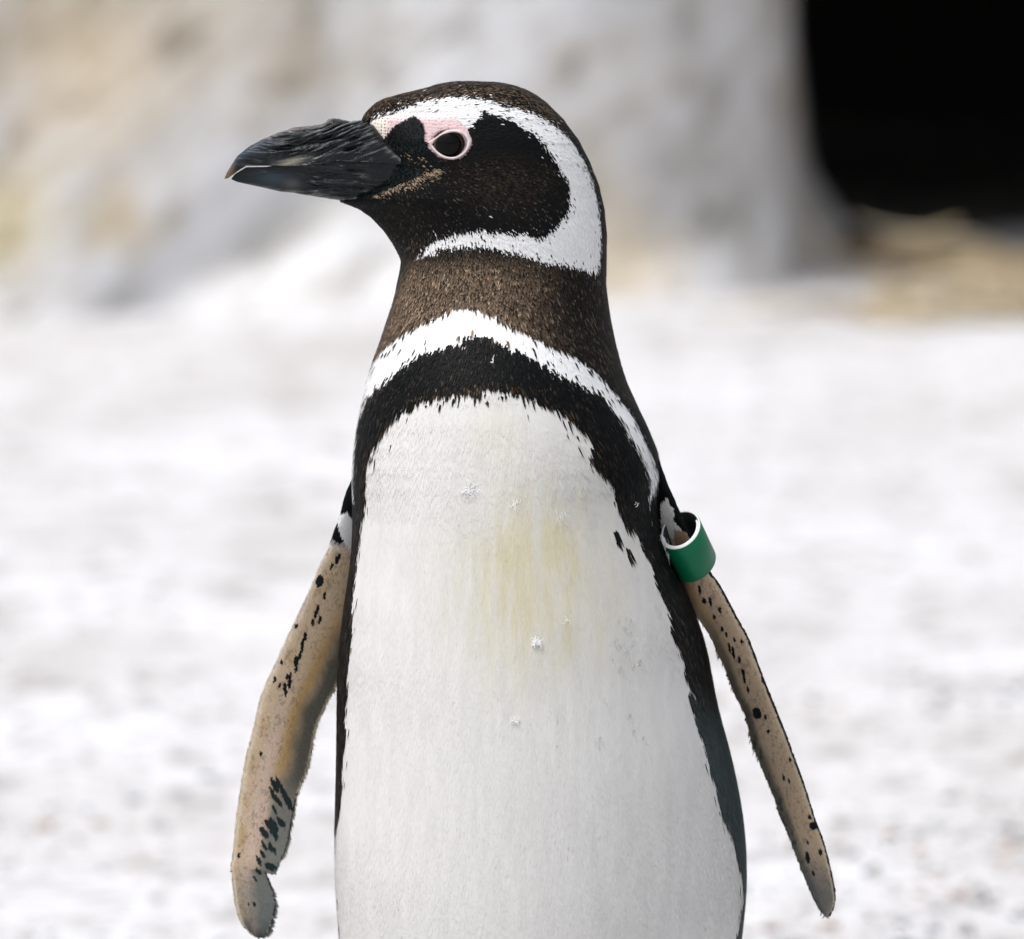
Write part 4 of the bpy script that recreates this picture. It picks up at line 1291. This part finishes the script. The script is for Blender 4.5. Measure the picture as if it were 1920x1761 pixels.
# ---- feet and tail (below the frame, so that the bird stands on something)
M_FOOT, nt, b = mat_new('foot_skin')
nz = N(nt, 'ShaderNodeTexNoise', Scale=120.0, Detail=4.0)
rr = ramp(nt, [(0.35, (0.03, 0.03, 0.032)), (0.7, (0.17, 0.13, 0.12))])
nt.links.new(nz.outputs[0], rr.inputs[0]); nt.links.new(rr.outputs[0], b.inputs['Base Color'])
b.inputs['Roughness'].default_value = 0.55
base = np.array(penguin.location)
for sx_ in (-1, 1):
    o0 = base + np.array([sx_ * 0.042, 0.0, 0.0])
    vs_, fs_, offv = [], [], 0
    parts_ = [(np.array([[0, 0.012, 0.09], [0, 0.012, 0.05], [0, 0.006, 0.02], [0, -0.005, 0.009]]), np.array([0.02, 0.016, 0.013, 0.010]))]
    for a in (-0.42, 0.0, 0.42):
        dr = np.array([math.sin(a + 0.12 * sx_), -math.cos(a + 0.12 * sx_), 0])
        t = np.linspace(0, 1, 8)[:, None]
        pth = np.array([0, 0.0, 0.010]) + dr * t * 0.072 + np.array([0, 0, 1]) * (-0.003 * t + 0.003 * np.sin(t * 9))
        parts_.append((pth, np.array([.0095, .0085, .008, .0085, .0075, .0065, .004, .001])))
    for pth, rad in parts_:
        v, f = tube(pth, rad, 10)
        vs_.append(v); fs_.append(f + offv); offv += len(v)
    # web
    web = [[0, 0, 0.010]]
    for a in np.linspace(-0.42, 0.42, 13):
        rr_ = 0.056 + 0.006 * abs(math.sin(a * 7.5))
        web.append([math.sin(a + 0.12 * sx_) * rr_, -math.cos(a + 0.12 * sx_) * rr_, 0.006])
    web = np.array(web)
    wt = np.concatenate([web, web - [0, 0, 0.004]])
    tri = np.array([(0, i, i + 1) for i in range(1, 13)] + [(14, 14 + i + 1, 14 + i) for i in range(1, 13)])
    quad = np.array([(i, i + 14, i + 15, i + 1) for i in range(1, 13)])
    vs_.append(wt)
    mesh_np('foot', np.concatenate(vs_) + o0, [np.concatenate(fs_ + [quad + offv]), tri + offv], M_FOOT, penguin)
tl = []
u = np.linspace(0, 1, 14)
tc_ = base + np.array([0, 0.06, 0.10]) + u[:, None] * np.array([0, 0.085, -0.088])
ph = np.linspace(0, 2 * np.pi, 20, endpoint=False)
wt_ = np.interp(u, [0, 0.5, 1], [0.045, 0.04, 0.012])
ht_ = np.interp(u, [0, 0.5, 1], [0.03, 0.014, 0.003])
TA = tc_[:, None] + wt_[:, None, None] * np.cos(ph)[None, :, None] * np.array([1.0, 0, 0]) + ht_[:, None, None] * np.sin(ph)[None, :, None] * unit(np.array([0, 0.088, 0.085]))
tail = mesh_closed('tail', TA, M_FOOT, penguin)

# ------------------------------------------------------------------ flipper band
M_GREEN, nt, b = mat_new('green_plastic')
nz = N(nt, 'ShaderNodeTexNoise', Scale=260.0, Detail=3.0)
rr = ramp(nt, [(0.3, (0.0, 0.095, 0.04)), (0.75, (0.0, 0.125, 0.056))])
nt.links.new(nz.outputs[0], rr.inputs[0]); nt.links.new(rr.outputs[0], b.inputs['Base Color'])
b.inputs['Roughness'].default_value = 0.45
b.inputs['Specular IOR Level'].default_value = 0.22
M_WPLAS, nt, b = mat_new('white_plastic')
nz = N(nt, 'ShaderNodeTexNoise', Scale=200.0)
rr = ramp(nt, [(0.3, (0.74, 0.75, 0.74)), (0.7, (0.82, 0.82, 0.81))])
nt.links.new(nz.outputs[0], rr.inputs[0]); nt.links.new(rr.outputs[0], b.inputs['Base Color'])
b.inputs['Roughness'].default_value = 0.4

top_c, bot_c = W(1275, 992, -82), W(1303, 1052, -50)
ax = unit(bot_c - top_c)
e1 = unit(np.array([1.0, 0, 0]) - ax * ax[0])
e2 = np.cross(ax, e1)
if e2[1] > 0:
    e2 = -e2                                   # towards the camera
band = bpy.data.objects.new('flipper_band', None)
band.location = bot_c
link(band)
bpy.context.view_layer.update()
tag(band, 'green plastic identification band with white edge around the penguin\'s flipper', 'flipper band')
LEN = 72 / S / 0.86
TH = 3.1 / S
t = np.linspace(R(-14), R(535), 180)          # a little more than one turn, the ends overlap
turn = (t - t[0]) / (2 * np.pi)
grow = TH * 1.35 * turn
ra, rb = 32 / S, 50 / S


def band_layer(r_off, thick):
    out = []
    for q in (0, thick):
        rx = ra + grow + r_off + q
        ry = rb + grow + r_off + q
        c = np.cos(t)[:, None] * rx[:, None] * e1 + np.sin(t)[:, None] * ry[:, None] * e2
        out.append(c)
    return out


def strip_solid(name, inner, outer, z0, z1, mat):
    m = len(inner)
    bv = 0.22 * np.linalg.norm(outer[0] - inner[0])
    sec = [(inner, z0 + bv), (inner * .75 + outer * .25, z0), (inner * .25 + outer * .75, z0), (outer, z0 + bv), (outer, z1 - bv), (inner * .25 + outer * .75, z1), (inner * .75 + outer * .25, z1), (inner, z1 - bv)]
    A = np.stack([top_c + p + ax * z for p, z in sec], 1)
    v, fs = closed(A, False)
    o = mesh_np(name, v, fs, mat, band, smooth_=True)
    bm = bmesh.new(); bm.from_mesh(o.data)
    bmesh.ops.recalc_face_normals(bm, faces=bm.faces)
    bm.to_mesh(o.data); bm.free()
    return o


i0, i1 = band_layer(0, TH)
strip_solid('white_core', i0, i1, 0, LEN, M_WPLAS)
k0, k1 = band_layer(-TH * 0.3, TH * 0.25)
M_LINING, nt, b = mat_new('dark_lining')
nz = N(nt, 'ShaderNodeTexNoise', Scale=300.0)
rr = ramp(nt, [(0.3, (0.006, 0.010, 0.008)), (0.7, (0.016, 0.022, 0.018))])
nt.links.new(nz.outputs[0], rr.inputs[0]); nt.links.new(rr.outputs[0], b.inputs['Base Color'])
b.inputs['Roughness'].default_value = 0.6
inner_part = t < t[0] + 2 * np.pi * 1.0
strip_solid('dark_lining', k0[inner_part], k1[inner_part], TH * 0.35, LEN - TH * 0.2, M_LINING)
j0, j1 = band_layer(TH * 1.02, TH * 0.25)
outer_part = t > t[-1] - 2 * np.pi * 0.995
strip_solid('green_cover', j0[outer_part], j1[outer_part], TH * 0.9, LEN - TH * 0.3, M_GREEN)

# ------------------------------------------------------------------ loose down feathers
M_DOWN, _, b = mat_new('white_down')
b.inputs['Base Color'].default_value = (0.86, 0.86, 0.86, 1)
b.inputs['Roughness'].default_value = 0.7


def down(px, py, size, nfib, label, lift=5.0, dirv=None, spread=math.pi, thin=0.45, curl=1.5, dep=None, seed=1):
    r = np.random.default_rng(seed)
    d = float(front(px, py)) if dep is None else dep
    o3 = W(px, py, d)
    nrm = front_normal(np.array([float(px)]), np.array([float(py)]))[0]
    e = unit(np.array([1.0, 0, 0]) - nrm * nrm[0])
    g = np.cross(nrm, e)
    if g[2] < 0:
        g = -g
    vs_, fs_, ofs = [], [], 0
    for k in range(nfib):
        a = (math.atan2(-dirv[1], dirv[0]) if dirv else 0) + r.uniform(-spread, spread)
        L = size * r.uniform(0.45, 1.0) / S
        tt = np.linspace(0, 1, 7)
        aa = a + (curl * r.normal() + 0.5) * tt * 1.3
        st = np.stack([np.cos(aa), np.sin(aa)], -1) * (L / 6)
        q = np.cumsum(np.concatenate([[[r.normal() * size * .22 / S, r.normal() * size * .13 / S]], st[:-1]]), 0)
        hgt = (lift * (0.5 + 0.5 * np.sin(tt * 2.2)) * r.uniform(0.4, 1.2)) / S
        pth = o3 + q[:, :1] * e + q[:, 1:] * g + hgt[:, None] * nrm
        v, f = tube(pth, np.interp(tt, [0, 1], [thin, thin * 0.4]) / S, 4)
        vs_.append(v); fs_.append(f + ofs); ofs += len(v)
    o = mesh_np('down_feather', np.concatenate(vs_) - o3, np.concatenate(fs_), M_DOWN)
    o.location = o3
    return tag(o, label, 'feather', 'loose down feathers clinging to the penguin')


down(880, 920, 24, 44, 'largest loose tuft of white down, high on the white breast', seed=3)
down(1004, 1204, 13, 46, 'small compact white down tuft on the stained middle of the belly', seed=4, thin=0.8)
down(965, 1352, 13, 26, 'faint white down tuft low on the white belly', seed=5)
down(922, 682, 16, 4, 'curled white down thread on the black breast band', seed=6, curl=2.6, thin=0.7)
down(1048, 960, 30, 7, 'long thin white down wisp right of the upper breast', seed=8, dirv=(0.35, 1), spread=0.3, curl=0.4)
down(965, 940, 20, 7, 'short wispy white down left of the long wisp', seed=9, dirv=(0.2, 1), spread=0.5)
down(1064, 1165, 20, 4, 'squiggling white down thread beside the yellow belly stain', seed=10, curl=3.0)
down(1190, 950, 16, 3, 'bent white down thread on the black flank stripe', seed=11, dirv=(1, -.5), spread=0.4, thin=0.7)
down(1240, 1015, 36, 44, 'fluffy white down feather caught at the edge of the green band', seed=12, dirv=(0.8, 0.5), spread=0.9, dep=-96, thin=0.6, lift=8)

# ------------------------------------------------------------------ water droplets on the belly
M_WATER, _, b = mat_new('water')
b.inputs['Base Color'].default_value = (1, 1, 1, 1)
b.inputs['Transmission Weight'].default_value = 1
b.inputs['Roughness'].default_value = 0.02
b.inputs['IOR'].default_value = 1.2
dl_ = [(1155, 1207, 4, 8), (1174, 1225, 4, 6), (1163, 1257, 4, 6), (1182, 1190, 3, 5), (1170, 1180, 3, 4), (1160, 1168, 3, 4), (1181, 1165, 3, 5), (1172, 1162, 2, 4), (1196, 1250, 3, 5), (1200, 1243, 3, 6),
       (1187, 1252, 3, 5), (1180, 1345, 3, 6), (1187, 1374, 2.5, 5), (1125, 1388, 3, 6), (1205, 1385, 2.5, 3), (1118, 1395, 2, 3), (1228, 1140, 3, 5), (1236, 1150, 3, 5), (1133, 1315, 2.5, 4), (1148, 1240, 2, 4), (1184, 1212, 2.5, 4), (1212, 1044, 2, 2)]
vs_, fs_, ofs = [], [], 0
for dx, dy, w_, h_ in dl_:
    n_ = front_normal(np.array([float(dx)]), np.array([float(dy)]))[0]
    o3 = W(dx, dy, float(front(dx, dy))) + n_ * 2.2 / S
    e = unit(np.array([1.0, 0, 0]) - n_ * n_[0]); g = np.cross(n_, e)
    a_ = np.linspace(0.02, np.pi - 0.02, 10)[:, None]; b_ = np.linspace(0, 2 * np.pi, 14, endpoint=False)[None]
    A = o3 + (np.sin(a_) * np.cos(b_))[..., None] * e * w_ / S + (np.sin(a_) * np.sin(b_))[..., None] * g * h_ / S + (np.cos(a_) + 0 * b_)[..., None] * n_ * 2.4 / S
    vs_.append(A.reshape(-1, 3)); fs_.append(grid_faces(10, 14) + ofs); ofs += 140
drops = mesh_np('water_droplets', np.concatenate(vs_), np.concatenate(fs_)[:, ::-1], M_WATER)
tag(drops, 'clear water droplets beading on the penguin\'s white belly', 'water droplets', kind='stuff')
